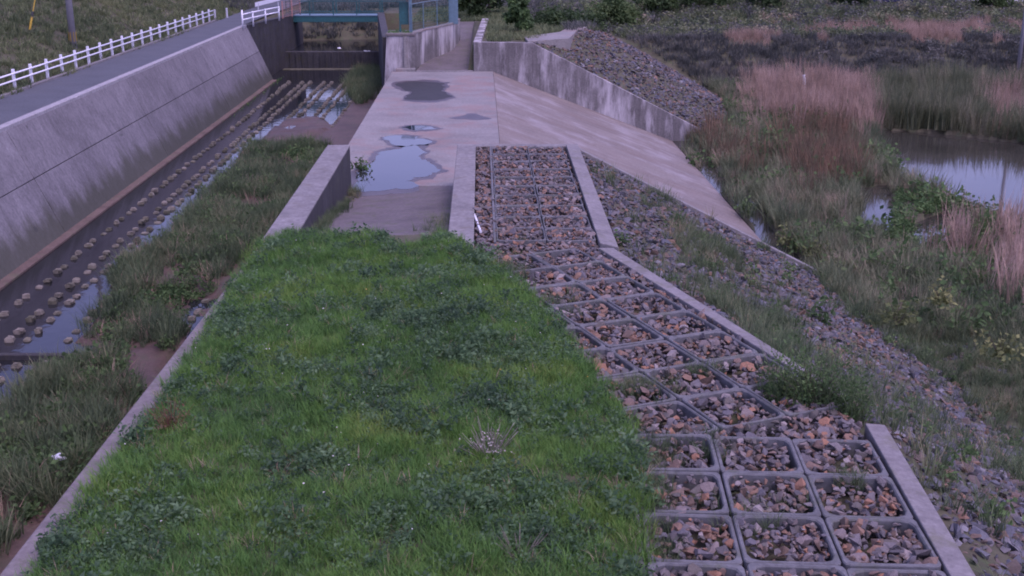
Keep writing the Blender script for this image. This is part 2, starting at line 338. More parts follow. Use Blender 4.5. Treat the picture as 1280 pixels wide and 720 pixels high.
def tufts(name, mat, n, *a, **k): return [template(tuft_mesh(name, *a, seed=s+len(name), **k), M[mat]) for s in range(n)]
T_LAWN = tufts('lawn_tuft', 'lawn', 5, 26, .11, .07, .22, .0085, .85)
T_ROUGH = tufts('rough_tuft', 'rough', 4, 26, .16, .3, .7, .018, .75)
T_MARSH = tufts('marsh_tuft', 'marsh', 4, 26, .25, .5, 1.15, .03, .6)
T_HILL = tufts('hill_tuft', 'hill', 3, 20, .28, .18, .42, .035, .8)
T_DARK = tufts('dark_tuft', 'darkgrass', 3, 20, .35, .25, .6, .05, .8)
T_DRY = tufts('dry_tuft', 'dry', 3, 24, .3, .9, 1.7, .028, .3)
T_RUSSET = tufts('russet_tuft', 'russet', 3, 24, .3, .8, 1.6, .03, .35)
T_REED = tufts('reed_tuft', 'reed', 4, 22, .35, 1.3, 2.6, .045, .3)
T_DRYSMALL = tufts('dry_small_tuft', 'dry', 2, 16, .12, .2, .5, .016, .8)
T_CLOVER = [template(leafy_mesh('clover_clump', 80, .13+.02*s, .15, .12+.03*s, .017+.004*s, .034+.008*s, s), M['clover']) for s in range(5)]
T_LEAFY = [template(leafy_mesh('leafy_clump', 70, .4, .4, .5, .07, .12, s+9), M['bush']) for s in range(3)]
T_SCRUB = [template(leafy_mesh('scrub_clump', 90, .9, .9, .8, .16, .26, s+19), M['darkgrass']) for s in range(3)]
T_SCRUBG = [template(leafy_mesh('green_scrub_clump', 90, .9, .9, .8, .16, .26, s+19), M['marsh']) for s in range(3)]
def field(x0, x1, y0, y1, dens):
    n = int((x1-x0)*(y1-y0)*dens); return RNG.uniform(x0, x1, n), RNG.uniform(y0, y1, n)
def zrot(n, tilt=.12): return np.stack([RNG.normal(0, tilt, n), RNG.normal(0, tilt, n), RNG.uniform(0, 6.283, n)], -1)

# ------------------------------------------------------------------ the ground
WATER_Z, BED_Z, POND_Z, FLOOR_Z = -3.98, -4.12, -5.8, -1.45
def xs_top(y): return np.interp(y, [3.5, 15.6, 25.6], [4.95, 5.98, 3.2])
POND = [bp(x, y, POND_Z)[:2] for x, y in ((1092, 162), (1180, 168), (1280, 180), (1420, 196), (1420, 330), (1300, 300), (1262, 282), (1235, 268), (1205, 262), (1165, 240), (1130, 228), (1112, 208))]
POOL = [bp(x, y, POND_Z)[:2] for x, y in ((1070, 238), (1108, 230), (1122, 262), (1108, 298), (1076, 290))]
POOL2 = [bp(x, y, POND_Z)[:2] for x, y in ((1140, 285), (1185, 262), (1200, 300), (1165, 312), (1150, 308))]
def marsh_h(x, y):
    z = POND_Z+.14+.22*(fbm(x, y, 3.0, 5)-.5)*2
    p = np.stack([x, y], -1)
    for poly in (POND, POOL, POOL2): z = np.where(inpoly(p, poly), POND_Z-.6, z)
    z = z-.6*np.exp(-(np.abs(x-12.5-.2*np.sin(y*.5))/.42)**4)*((y > 36.5) & (y < 72))
    far = np.interp(y, [90, 96, 103, 110, 116, 121, 140], [-6, -5.75, -2.5, -2.1, -1.0, -.6, -.6])+.25*(fbm(x, y, 5, 8)-.5)
    return np.maximum(z, np.where(y > 90, far, -9))
def xfar(y): return np.interp(y, [72, 81, 85], [3.1, 7.4, 8.0])
def ground_h(x, y):
    z = np.full(x.shape, -.3)
    z = np.where(x < -17.25, np.clip((-20.9-x)*.62, 0, 3.1)-.12+np.where(x < -21.2, .25*(fbm(x, y, 4, 1)-.5), 0), z)
    ch = (x >= -17.25) & (x < -5.15)
    up = np.where(y < 96.3, -4.8, np.minimum(-2.95+np.clip(y-106-.18*(x+12), 0, 99)*.5, -.35))
    z = np.where(ch, up, z)
    z = np.where(ch & (x > -8.0) & (y > 96.3), .3, z)
    lev = (x >= -5.15); xt = xs_top(y); m = marsh_h(x, y)
    pit = (x > -5.0) & (x < -.3) & (y > 26.2)
    near = np.where(pit, -2.4, np.where(x <= xt, -.27, np.maximum(-.2-(x-xt)*.515+.12*(fbm(x, y, 1.5, 3)-.5), m)))
    weir = np.where(x < .73, -2.4, np.maximum(-1.9-(x-.73)*.385, np.where(x > 11.95, m, -9)))
    ramp_ = np.where(y < 90, -2.4, .1)
    far = np.where(x < -.6, np.where(y < 90, ramp_, .1), np.where(x <= xfar(y), np.maximum(np.minimum(.1, .1-(y-84)*.3*(x > 3.1)), m), np.maximum(np.minimum(.15-(x-xfar(y))*np.interp(y, [72, 81], [.5, .57]), .1-(y-84)*.3), m)))
    far = np.where((x < 3.1) & (y > 104), np.interp(y, [104, 112, 125], [.1, -.6, -.6]), far)
    z = np.where(lev, np.where(y < 38.85, near, np.where(y < 71.95, weir, far)), z)
    return z
gx = np.unique(np.concatenate([[-400, -250, -150, -90, -60, -45], np.arange(-36, 46, .5), [-17.3, -17.2, -5.2, -5.1, -8.05, -7.95, .7, .76, 11.9, 12], np.arange(46, 80, 3), [95, 130, 200, 400]]))
gy = np.unique(np.concatenate([[-60, -30, -10], np.arange(2, 126, .5), [38.8, 38.9, 71.9, 72.0, 96.25, 96.35, 89.95], np.arange(128, 160, 4), [180, 220, 300, 450, 900]]))
grid_sheet('ground', gx, gy, ground_h, M['soil'])

# ------------------------------------------------------------------ channel: bed, water, step
def bed_h(x, y):
    bar = [bp(px, py, -3.9)[:2] for px, py in ((95, 425), (150, 372), (138, 352), (165, 325), (215, 298), (232, 265), (280, 215), (318, 178), (355, 150), (400, 145), (430, 172), (340, 300), (280, 360), (200, 470))]
    bar2 = [bp(px, py, -3.9)[:2] for px, py in ((-60, 560), (20, 495), (62, 468), (105, 447), (170, 447), (210, 470), (60, 720), (-100, 900))]
    bar3 = [bp(px, py, -3.9)[:2] for px, py in ((385, 192), (400, 168), (420, 150), (438, 128), (450, 116), (476, 95), (484, 100), (442, 198))]
    p = np.stack([x+.5*(fbm(x, y, 2, 2)-.5), y+.8*(fbm(x, y, 2, 4)-.5)], -1)
    z = np.where(y < 29.55, -4.24, BED_Z)+.06*(fbm(x, y, 1.2, 6)-.5)
    hi = .12+.55*(fbm(x, y, 1.7, 101)-.36)
    for b_ in (bar, bar2, bar3): z = np.where(inpoly(p, b_), np.where(b_ is bar3, -3.93, WATER_Z-.04+hi*.8), z)
    return z
grid_sheet('channel_bed', np.arange(-16.2, -5.0, .2), np.arange(18, 96.6, .25), bed_h, M['mud'])
struct(MB().add([(-16.1, 29.6, WATER_Z), (-5.2, 29.35, WATER_Z), (-5.2, 96.0, WATER_Z), (-16.1, 96.0, WATER_Z)], [(0, 1, 2, 3)]).build('channel_water', M['water']))
struct(MB().add([(-16.1, 16, WATER_Z-.13), (-5.2, 16, WATER_Z-.13), (-5.2, 29.3, WATER_Z-.13), (-16.1, 29.55, WATER_Z-.13)], [(0, 1, 2, 3)]).build('lower_channel_water', M['water']))
struct(MB().add([(-16.4, 96.4, -2.72), (-7.9, 96.4, -2.72), (-6.5, 112, -2.72), (-17, 112, -2.72)], [(0, 1, 2, 3)]).build('upstream_water', M['water']))
tag(MB().hexa([(-16.0, 29.55, -4.4), (-5.3, 29.3, -4.4), (-5.3, 29.5, -4.4), (-16.0, 29.75, -4.4)], [(-16.0, 29.55, -3.965), (-5.3, 29.3, -3.965), (-5.3, 29.5, -3.965), (-16.0, 29.75, -3.965)]).build('bed_sill', M['darkc'], bevel=.02),
    'low dark concrete sill making a small step across the stream', 'sill')

# baffle blocks cast in the bed: pairs in both directions
def knob_mesh():
    bm = bmesh.new(); bmesh.ops.create_cube(bm, size=1)
    for v in bm.verts:
        s = .8 if v.co.z > 0 else 1.0; v.co.x *= .29*s; v.co.y *= .32*s; v.co.z *= .2
    bmesh.ops.bevel(bm, geom=bm.edges[:], offset=.035, segments=2, affect='EDGES'); me = bpy.data.meshes.new('channel_block'); bm.to_mesh(me); bm.free(); return me
KNOBS = []
for kk in range(5):
    km = knob_mesh(); r_ = random.Random(kk)
    for v in km.vertices: v.co.x += r_.gauss(0, .014); v.co.y += r_.gauss(0, .014); v.co.z += r_.gauss(0, .009)
    km.materials.append(M['knob']); KNOBS.append(km)
KNOB = KNOBS[0]
veg = [[(105, 418), (150, 372), (138, 352), (165, 325), (185, 318), (215, 298), (250, 258), (300, 205), (322, 178), (355, 150), (385, 142), (420, 172), (400, 205), (335, 300), (318, 312), (285, 340), (250, 372), (215, 440), (180, 430), (150, 432)],
       [(-40, 545), (5, 512), (40, 487), (62, 472), (105, 452), (150, 438), (160, 470), (185, 480), (120, 580), (0, 700), (-90, 760)],
       [(436, 118), (434, 100), (440, 92), (474, 88), (478, 98), (462, 122), (446, 126)]]
cols = [-14.15, -13.15, -12.61, -11.55, -11.0, -10.08, -9.53, -8.5, -7.95]
kn = []
for j in range(0, 40):
    for dy in (0, .64):
        y = 24.02+j*1.665+dy
        for ci, x in enumerate(cols):
            if y < 29.8 and x < -12.5: x += .25
            if abs(y-29.5) < .3 or y > 86.6 or (x < -14 and y < 29): continue
            z = -4.06 if y < 29.5 else -3.955
            px = proj([(x, y, z)])[0]
            if px[0] < -30 or px[1] > 600: continue
            hid = inpoly(np.array([px]), veg[0])[0] or inpoly(np.array([px]), veg[1])[0]
            if hid and not (195 < px[0] < 285 and 325 < px[1] < 365): continue
            if x > -8.2 and y > 40: continue
            if x > -9 and 40 < y < 66: continue
            kn.append((x+random.gauss(0, .03), y+random.gauss(0, .03), z+random.gauss(0, .02), ci, y < 29.5))
kn.sort(key=lambda q: q[1])
for q in kn[:300]:
    o = bpy.data.objects.new('channel_block', random.choice(KNOBS)); COL.objects.link(o); o.location = q[:3]; o.rotation_euler = (random.gauss(0, .06), random.gauss(0, .06), random.gauss(0, .12))
    s = random.uniform(.74, 1.0); o.scale = (s*random.uniform(.85, 1.1), s*random.uniform(.9, 1.2), s*random.uniform(.7, 1.1))
    rowname = ('first', 'second', 'third', 'fourth', 'fifth', 'sixth', 'seventh', 'eighth', 'ninth')[q[3]]
    lab = 'rounded concrete block below the low sill, %s row out from the sloping channel wall' if q[4] else 'rounded concrete block above the low sill, %s row out from the sloping channel wall'
    tag(o, lab % rowname, 'concrete block', '%s row of stream blocks %s the sill' % (rowname, 'below' if q[4] else 'above'))
if len(kn) > 300:
    P = np.array([q[:3] for q in kn[300:]]); bx = MB()
    kv = np.array([v.co[:] for v in KNOB.vertices]); kf = [tuple(p.vertices) for p in KNOB.polygons]
    for q in P: bx.add(kv+q, kf)
    tag(bx.build('distant_channel_blocks', M['knob']), 'far rows of small blocks in the stream towards the drop', 'concrete blocks', kind='stuff')

# ------------------------------------------------------------------ left bank: channel wall, road, fence, hill
rw = empty('retaining_wall', (-16.4, 20, -4.1), 'long sloping grey concrete channel wall with stained foot, below the road', 'wall')
TOPW, BOTW = (-17.3, 0.0), (-15.5, -4.05)
def on_wall(t, off=0): return (TOPW[0]+(BOTW[0]-TOPW[0])*t-off*.914, TOPW[1]+(BOTW[1]-TOPW[1])*t-off*.406)
ysplit = [14.0, 27.6, 42.4, 57.4, 72.6, 88.0]; TM = .46
for k in range(len(ysplit)-1):
    for t0, t1 in ((0.0, TM-.0028), (TM+.0028, 1.0)):
        y0, y1 = ysplit[k]+.022, ysplit[k+1]-.022; a0, a1 = on_wall(t0), on_wall(t1); b0, b1 = on_wall(t0, .3), on_wall(t1, .3)
        MB().hexa([(b1[0], y0, b1[1]), (a1[0], y0, a1[1]), (a1[0], y1, a1[1]), (b1[0], y1, b1[1])], [(b0[0], y0, b0[1]), (a0[0], y0, a0[1]), (a0[0], y1, a0[1]), (b0[0], y1, b0[1])]).build('panel', M['wallc'], rw, bevel=.012)
a0, a1, b0, b1 = on_wall(0, .1), on_wall(1, .1), on_wall(0, .5), on_wall(1, .5)
MB().hexa([(b1[0], 14, b1[1]), (a1[0], 14, a1[1]), (a1[0], 87.9, a1[1]), (b1[0], 87.9, b1[1])], [(b0[0], 14, b0[1]-.05), (a0[0], 14, a0[1]-.05), (a0[0], 87.9, a0[1]-.05), (b0[0], 87.9, b0[1]-.05)]).build('backing', M['darkc'], rw)
MB().box(-17.62, -17.27, 14, 88.0, -.3, .07).build('coping', M['palec'], rw, bevel=.02)
MB().box(-15.65, -15.22, 14, 87.6, -4.4, -3.9).build('footing', M['rusty'], rw, bevel=.03)
def road_h(x, y): return np.full(x.shape, 0.0)
struct(MB().add([(-20.45, 10, 0), (-17.63, 10, 0), (-17.63, 95, 0), (-16.6, 140, 0), (-20.6, 140, 0), (-20.5, 95, 0)], [(0, 1, 2, 3, 4, 5)]).build('road', M['road']))
tag(MB().box(-20.66, -20.46, 12, 93, -.15, .1).build('road_kerb', M['beam'], bevel=.02), 'low concrete kerb under the long white roadside fence', 'kerb')
gf = empty('guard_fence', (-20.8, 40, 0), 'long white two-rail fence between the road and the grass slope', 'fence')
fy = np.arange(26.0, 92.5, 2.05)
for y in fy: MB().box(-20.86, -20.74, y-.06, y+.06, -.15, .95).build('post', M['white'], gf, bevel=.015)
for z in (.48, .78):
    MB().bar((-20.7, 25, z), (-20.7, 92.6, z), .04, 8).build('rail', M['white'], gf, smooth=True)
up_ = empty('utility_pole', (-22.3, 65.2, .4), 'grey concrete utility pole with yellow band behind the white fence', 'utility pole')
MB().bar((-22.3, 65.2, 0.2), (-22.3, 65.2, 10.5), .19, 14, .13).build('shaft', M['pole'], up_, smooth=True)
for k in range(7):
    a = k*2*math.pi/7; MB().bar((-22.3+.195*math.cos(a), 65.2+.195*math.sin(a), 1.0), (-22.3+.195*math.cos(a), 65.2+.195*math.sin(a), 1.5), .016, 6).build('yellow_strip', M['yellow'], up_)
MB().box(-23.2, -21.4, 65.12, 65.28, 9.4, 9.52).build('crossarm', M['wire'], up_)
gw = empty('guy_wire', bpY(37, 37, 63.0), 'thin guy wire with a yellow sleeve anchored in the grass slope', 'guy wire')
A_, B_ = Vector(bpY(37, 38, 63.0)), Vector((-22.3, 65.2, 9.2)); dv = (B_-A_)
MB().bar(A_, B_, .02, 6).build('wire', M['wire'], gw)
MB().bar(A_+dv*.005, A_+dv*.09, .055, 8).build('sleeve', M['yellow'], gw)
MB().bar(A_+dv*.10, A_+dv*.125, .07, 8).build('clamp', M['black'], gw)
MB().bar(A_+dv*.13, A_+dv*.3, .03, 6).build('upper_sleeve', M['yellow'], gw)
struct(MB().add([(-31.5, 20, 3.12), (-26.3, 20, 3.12), (-26.6, 110, 3.12), (-31.8, 110, 3.12)], [(0, 1, 2, 3)]).build('upper_road', M['road']))
# barrier at the end of the channel wall
wb = empty('white_barrier', (-17.1, 89, 0), 'short bright white tubular barrier at the end of the channel wall', 'barrier')
bpts = [(-17.2, 86.2), (-16.9, 88.6), (-16.45, 91.3), (-15.9, 94.2)]
for x, y in bpts: MB().bar((x, y, -.1), (x, y, 1.0 if (x, y) != bpts[0] else 1.25), .06, 8).build('post', M['white'], wb, smooth=True)
for z in (.55, .93):
    m = MB()
    for (x0, y0), (x1, y1) in zip(bpts[:-1], bpts[1:]): m.bar((x0, y0, z), (x1, y1, z), .05, 8)
    m.build('rail', M['white'], wb, smooth=True)
mf = empty('mesh_fence', (-15.3, 97, 0), 'faded reddish post and mesh fence beside the footbridge', 'fence')
mp_ = [(-15.75, 95.0), (-15.35, 97.2), (-15.0, 99.3)]
for x, y in mp_: MB().bar((x, y, 0), (x, y, 1.35), .05, 8).build('post', M['pinkpost'], mf)
m = MB()
for (x0, y0), (x1, y1) in zip(mp_[:-1], mp_[1:]):
    for k in range(1, 12):
        t = k/12; m.bar((x0+(x1-x0)*t, y0+(y1-y0)*t, .05), (x0+(x1-x0)*t, y0+(y1-y0)*t, 1.3), .008, 4)
    for k in range(7): m.bar((x0, y0, .1+k*.2), (x1, y1, .1+k*.2), .008, 4)
m.build('mesh', M['pinkpost'], mf)['kind'] = 'stuff'
# dark abutment wall behind the end of the sloping wall, and the drop
tag(MB().prism([(-17.6, 88.05), (-17.2, 88.05), (-15.55, 97.6), (-15.55, 104), (-16.2, 104), (-16.2, 97.6)], -4.6, .04).build('abutment_wall', M['darkc'], bevel=.02), 'dark stained vertical wall between the sloping channel wall and the footbridge', 'wall')
cdm = empty('drop_weir', (-12, 95.9, -4), 'dark vertical drop across the stream below the footbridge', 'weir')
MB().box(-15.9, -7.9, 95.75, 96.4, -4.5, -2.69).build('face', M['darkc'], cdm, bevel=.03)
for k in range(16): MB().box(-15.5+k*.48, -15.38+k*.48, 95.66, 95.76, -4.4, -2.75).build('rib', M['darkc'], cdm, bevel=.01)
MB().box(-15.9, -7.9, 94.3, 95.1, -4.3, -3.93).build('apron_slab', M['knob'], cdm, bevel=.03)
for i, (px, py, s) in enumerate(((424, 60, .33), (457, 67, .42), (461, 65, .3))):
    o = bpy.data.objects.new('white_rock', STONE_ME[i]); COL.objects.link(o); o.location = bpY(px, py, 95.9); o.location.z = max(o.location.z, -2.66)
    o.scale = (s*.5,)*3; me = STONE_ME[i].copy(); me.materials.clear(); me.materials.append(M['bag']); o.data = me
    tag(o, ('pale scrap caught on the middle of the stream drop', 'larger white rubbish caught on the lip of the stream drop', 'small white scrap leaning on larger rubbish at the drop')[i], 'rubbish')

# ------------------------------------------------------------------ footbridge
fb = empty('footbridge', (-11, 99.5, -.6), 'teal steel footbridge with barred railings across the channel', 'footbridge')
MB().box(-16.2, -6.3, 99.0, 99.2, -.6, -.12).build('girder', M['teal'], fb, bevel=.02)
MB().box(-16.2, -6.3, 101.0, 101.2, -.6, -.12).build('girder', M['teal'], fb, bevel=.02)
MB().box(-16.2, -6.3, 98.96, 101.2, -.115, -.03).build('deck', M['paleteal'], fb, bevel=.01)
for y in (99.0, 101.15):
    for z in (.12, 1.08): MB().bar((-16.2, y, z), (-6.3, y, z), .035, 8).build('handrail', M['teal'], fb)
    for k in range(6): MB().bar((-16.1+k*1.94, y, -.05), (-16.1+k*1.94, y, 1.12), .045, 6).build('railing_post', M['teal'], fb)
    m = MB()
    for k in range(80): m.bar((-16.1+k*.123, y, .12), (-16.1+k*.123, y, 1.06), .009, 4)
    m.build('balusters', M['teal'], fb)['kind'] = 'stuff'

# ------------------------------------------------------------------ levee crest, weir, ramps
tag(MB().prism([(-5.75, 2), (-4.72, 2), (-4.55, 26.3), (-5.12, 26.3)], -4.6, 0.0).build('levee_coping', M['coping'], bevel=.03),
    'mossy concrete coping along the grassy levee above the stream', 'coping')
def crest_h(x, y): return .02+.16*(fbm(x, y, 1.3, 12)-.4)+.12*np.clip(1-((x+1.7)/3.2)**2, 0, 1)
GR = [(330, 303), (370, 298), (430, 304), (470, 300), (498, 318), (520, 318), (556, 302), (600, 326), (650, 362), (700, 418), (757, 488), (792, 538), (802, 600), (806, 720), (812, 900), (900, 2600), (-900, 2600), (-230, 1060), (42, 720), (100, 640), (161, 562), (240, 450), (304, 347)]
grw = np.array([bp(x, y, 0)[:2] for x, y in GR if y < 1100])
gpoly = [(-5.0, 3), (1.9, 3)]+[tuple(bp(x, y, 0)[:2]) for x, y in reversed(GR[6:14])]+[(-1.2, 26.2), (-4.5, 26.6), (-4.75, 20)]
bm = bmesh.new()
vsx = np.arange(-5.2, 3.2, .2); vsy = np.arange(3, 27, .2); idx = {}
inside = lambda x, y: inpoly(np.array([[x, y]]), gpoly)[0]
XX, YY = np.meshgrid(vsx, vsy); ok = inpoly(np.stack([XX.ravel(), YY.ravel()], -1), gpoly).reshape(XX.shape); ZZ = crest_h(XX, YY)
for j in range(len(vsy)-1):
    for i in range(len(vsx)-1):
        if ok[j:j+2, i:i+2].all():
            q = []
            for a, b in ((j, i), (j, i+1), (j+1, i+1), (j+1, i)):
                if (a, b) not in idx: idx[(a, b)] = bm.verts.new((XX[a, b], YY[a, b], ZZ[a, b]))
                q.append(idx[(a, b)])
            bm.faces.new(q)
be = [e for e in bm.edges if e.is_boundary]; ex = bmesh.ops.extrude_edge_only(bm, edges=be)
for v in ex['geom']:
    if isinstance(v, bmesh.types.BMVert): v.co.z = -.35
me = bpy.data.meshes.new('levee_crest'); bm.to_mesh(me); bm.free(); struct(link('levee_crest', me, M['soil']))
# weir slab in bays with joints
wf = struct(MB().box(-5.3, .68, 38.9, 71.6, -3.0, FLOOR_Z-.06).build('weir_floor', M['slab']))
ybays = [38.9, 46.9, 54.9, 62.9, 71.6]
for k in range(4):
    MB().box(-5.42, .73, ybays[k]+.006, ybays[k+1]-.006, FLOOR_Z-.3, FLOOR_Z).build('slab', M['slab'], wf, bevel=.012)
MB().box(-5.42, -5.31, 26.4, 72, -4.6, FLOOR_Z-.31).build('side_face', M['wing'], wf)
rp = struct(MB().prism([(-4.5, 25.0), (-.75, 25.0), (-.75, 35.9), (-.75, 38.88), (-4.5, 38.88), (-4.5, 36.5)], -3.0, [.03, .03, FLOOR_Z, FLOOR_Z, FLOOR_Z, FLOOR_Z]).build('ramp', M['rampc']))
# wing walls of the near end
wl0 = empty('wing_wall', (-4.8, 32, -1.5), 'low concrete wing wall between the stream and the ramp', 'wall')
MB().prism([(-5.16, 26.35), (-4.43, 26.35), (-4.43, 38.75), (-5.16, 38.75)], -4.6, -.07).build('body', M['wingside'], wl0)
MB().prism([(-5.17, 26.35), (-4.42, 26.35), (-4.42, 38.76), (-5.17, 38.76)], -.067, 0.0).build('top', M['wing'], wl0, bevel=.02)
ww = MB().prism([(-.82, 25.7), (-.2, 25.7), (-.2, 38.4), (-.82, 38.4)], -3.2, 0.0)
wl = empty('wing_wall', (-.5, 38, -1.5), 'L-shaped concrete wing wall between the ramp and the stone-filled frames', 'wall')
ww.build('side_wall', M['wing'], wl, bevel=.025)
MB().prism([(-.82, 38.403), (3.25, 38.403), (3.25, 38.8), (-.82, 38.8)], -4.0, [0, -.02, -.02, 0]).build('cross_wall', M['wing'], wl, bevel=.025)
MB().hexa([(3.253, 38.42, -4), (12.1, 38.42, -7), (12.1, 38.78, -7), (3.253, 38.78, -4)], [(3.253, 38.42, -.12), (12.1, 38.42, -4.68), (12.1, 38.78, -4.68), (3.253, 38.78, -.12)]).build('sloping_wall', M['beam'], wl, bevel=.02)
# apron
def apz(x): return -1.5-(x-.73)*.385
ap = struct(MB().hexa([(.74, 38.81, -2.6), (11.95, 38.81, -6.6), (11.95, 71.65, -6.6), (.74, 71.65, -2.6)], [(.74, 38.81, -1.56), (11.95, 38.81, apz(11.95)-.06), (11.95, 71.65, apz(11.95)-.06), (.74, 71.65, -1.56)]).build('apron', M['apron']))
for k in range(4):
    y0, y1 = [38.82, 47, 55, 63, 71.64][k]+.006, [38.82, 47, 55, 63, 71.64][k+1]-.006
    MB().hexa([(.745, y0, -1.7), (12, y0, apz(12)-.2), (12, y1, apz(12)-.2), (.745, y1, -1.7)], [(.745, y0, -1.5), (12, y0, apz(12)), (12, y1, apz(12)), (.745, y1, -1.5)]).build('slab', M['apron'], ap, bevel=.01)
# far end: wall, ramp, left block and walls
fwall = empty('far_wing_wall', (3, 72, -2), 'streaked pale wall closing the far end of the sloping apron', 'wall')
MB().prism([(-.45, 71.66), (3.15, 71.66), (3.15, 72.15), (-.45, 72.15)], -5, [.3, .24, .24, .3]).build('straight_wall', M['farw'], fwall, bevel=.025)
MB().hexa([(3.153, 71.67, -5), (13.9, 71.67, -7.5), (13.9, 72.13, -7.5), (3.153, 72.13, -5)], [(3.153, 71.67, .22), (13.9, 71.67, -5.2), (13.9, 72.13, -5.2), (3.153, 72.13, .22)]).build('sloping_wall', M['farw'], fwall, bevel=.02)
MB().prism([(-.46, 72.153), (.0, 72.153), (.6, 90), (.1, 90)], -3, [.3, .3, .35, .35]).build('side_wall', M['farw'], fwall, bevel=.025)
struct(MB().hexa([(-4.0, 71.66, -3), (-.47, 71.66, -3), (.1, 90, -3), (-1.6, 90, -3)], [(-4.0, 71.66, FLOOR_Z+.02), (-.47, 71.66, FLOOR_Z+.02), (.1, 90, .12), (-1.6, 90, .12)]).build('far_ramp', M['rampc']))
tag(MB().box(-3.95, -.5, 71.35, 71.655, FLOOR_Z-.2, FLOOR_Z+.045).build('threshold', M['beam'], bevel=.015), 'pale concrete threshold strip at the foot of the far ramp', 'threshold')
blk = empty('planter_block', (-4.9, 73, -1.4), 'square concrete block with grass on top at the end of the weir', 'concrete block')
MB().hexa([(-6.15, 72.2, -4.6), (-4.05, 72.2, -4.6), (-4.05, 74.6, -4.6), (-6.15, 74.6, -4.6)], [(-5.75, 72.2, .62), (-4.05, 72.2, .62), (-4.05, 74.6, .62), (-5.75, 74.6, .62)]).build('body', M['farw'], blk, bevel=.03)
MB().box(-5.8, -4.0, 72.14, 74.65, .623, .78).build('cap', M['coping'], blk, bevel=.03)
MB().box(-5.2, -4.02, 71.65, 72.19, -1.6, -1.3).build('plinth', M['slab'], blk, bevel=.02)
MB().box(-4.72, -4.5, 72.08, 72.19, -1.3, .6).build('pale_rib', M['slab'], blk, bevel=.02)
flw = empty('curved_wall', (-3, 78, 0), 'curved concrete wall with a fence on top beside the far ramp', 'wall')
cpts = [bp(517, 43, .72)[:2], bp(533, 38, .74)[:2], bp(550, 34.5, .76)[:2], bp(565, 31, .8)[:2], bp(575, 24.5, .85)[:2]]
cpts = [(-4.04, 72.6)]+[(x, y) for x, y in cpts[1:]]
L_ = [(x-.35, y+.05) for x, y in cpts]
m = MB()
for k in range(len(cpts)-1):
    (x0, y0), (x1, y1), (u0, v0), (u1, v1) = cpts[k], cpts[k+1], L_[k], L_[k+1]
    zt0, zt1 = .72+.03*k, .72+.03*(k+1)
    m.hexa([(u0, v0, -3), (x0, y0, -3), (x1, y1, -3), (u1, v1, -3)], [(u0, v0, zt0), (x0, y0, zt0), (x1, y1, zt1), (u1, v1, zt1)])
m.build('wall_body', M['farw'], flw)
m = MB()
for k in range(len(cpts)-1):
    (x0, y0), (x1, y1), (u0, v0), (u1, v1) = cpts[k], cpts[k+1], L_[k], L_[k+1]; z0, z1 = .722+.03*k, .722+.03*(k+1)
    m.hexa([(u0-.03, v0, z0), (x0+.03, y0, z0), (x1+.03, y1, z1), (u1-.03, v1, z1)], [(u0-.03, v0, z0+.09), (x0+.03, y0, z0+.09), (x1+.03, y1, z1+.09), (u1-.03, v1, z1+.09)])
m.build('cap', M['slab'], flw)
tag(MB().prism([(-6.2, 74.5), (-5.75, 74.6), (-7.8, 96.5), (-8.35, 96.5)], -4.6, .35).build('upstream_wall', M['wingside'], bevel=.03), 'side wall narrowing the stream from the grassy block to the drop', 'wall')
# gate frame and fence on the curved wall
gp = empty('gate_panel', (-4.4, 72.9, .78), 'pale teal post with a solid teal panel on the concrete block', 'gate')
MB().box(-4.38, -4.2, 72.7, 72.9, .78, 2.75).build('post', M['paleteal'], gp, bevel=.02)
MB().box(-5.0, -4.42, 72.95, 73.05, 1.25, 2.6).build('panel', M['teal'], gp, bevel=.01)
MB().box(-5.05, -4.2, 72.68, 72.92, 2.753, 2.85).build('top_rail', M['paleteal'], gp, bevel=.015)
MB().box(-5.0, -4.9, 72.95, 73.05, .78, 1.25).build('panel_leg', M['teal'], gp)
tf = empty('chain_fence', (-3, 79, .8), 'thin teal wire fence standing on the curved wall', 'fence')
m = MB(); mid = [((a[0]+b[0])/2, (a[1]+b[1])/2) for a, b in zip(cpts, L_)]
for k in range(len(mid)-1):
    (x0, y0), (x1, y1) = mid[k], mid[k+1]
    MB().bar((x0, y0, .8), (x0, y0, 2.5), .03, 6).build('post', M['paleteal'], tf)
    for q in range(1, 14): m.bar((x0+(x1-x0)*q/14, y0+(y1-y0)*q/14, .85), (x0+(x1-x0)*q/14, y0+(y1-y0)*q/14, 2.45), .006, 4)
    MB().bar((x0, y0, 2.48), (x1, y1, 2.48), .025, 6).build('rail', M['paleteal'], tf)
    for q in range(9): m.bar((x0, y0, .9+q*.18), (x1, y1, .9+q*.18), .006, 4)
m.build('mesh', M['teal'], tf)['kind'] = 'stuff'
pg = bp(567, 30, .82)
tag(MB().box(pg[0]-.32, pg[0]+.3, pg[1]+.1, pg[1]+.35, .8, 3.2).build('gate_pillar', M['paleteal'], bevel=.03), 'broad pale blue-green pillar at the end of the wire fence', 'pillar')
pth = [bp(660, 52, .25)[:2], bp(712, 48, .25)[:2], bp(722, 37, .25)[:2], bp(735, 34, .25)[:2], bp(716, 31, .25)[:2], bp(700, 40, .25)[:2], bp(655, 46, .25)[:2]]
tag(MB().prism(pth, -.6, .27).build('crest_kerb', M['slab'], bevel=.02), 'pale L-shaped kerb at the top of the far stone slope', 'kerb')

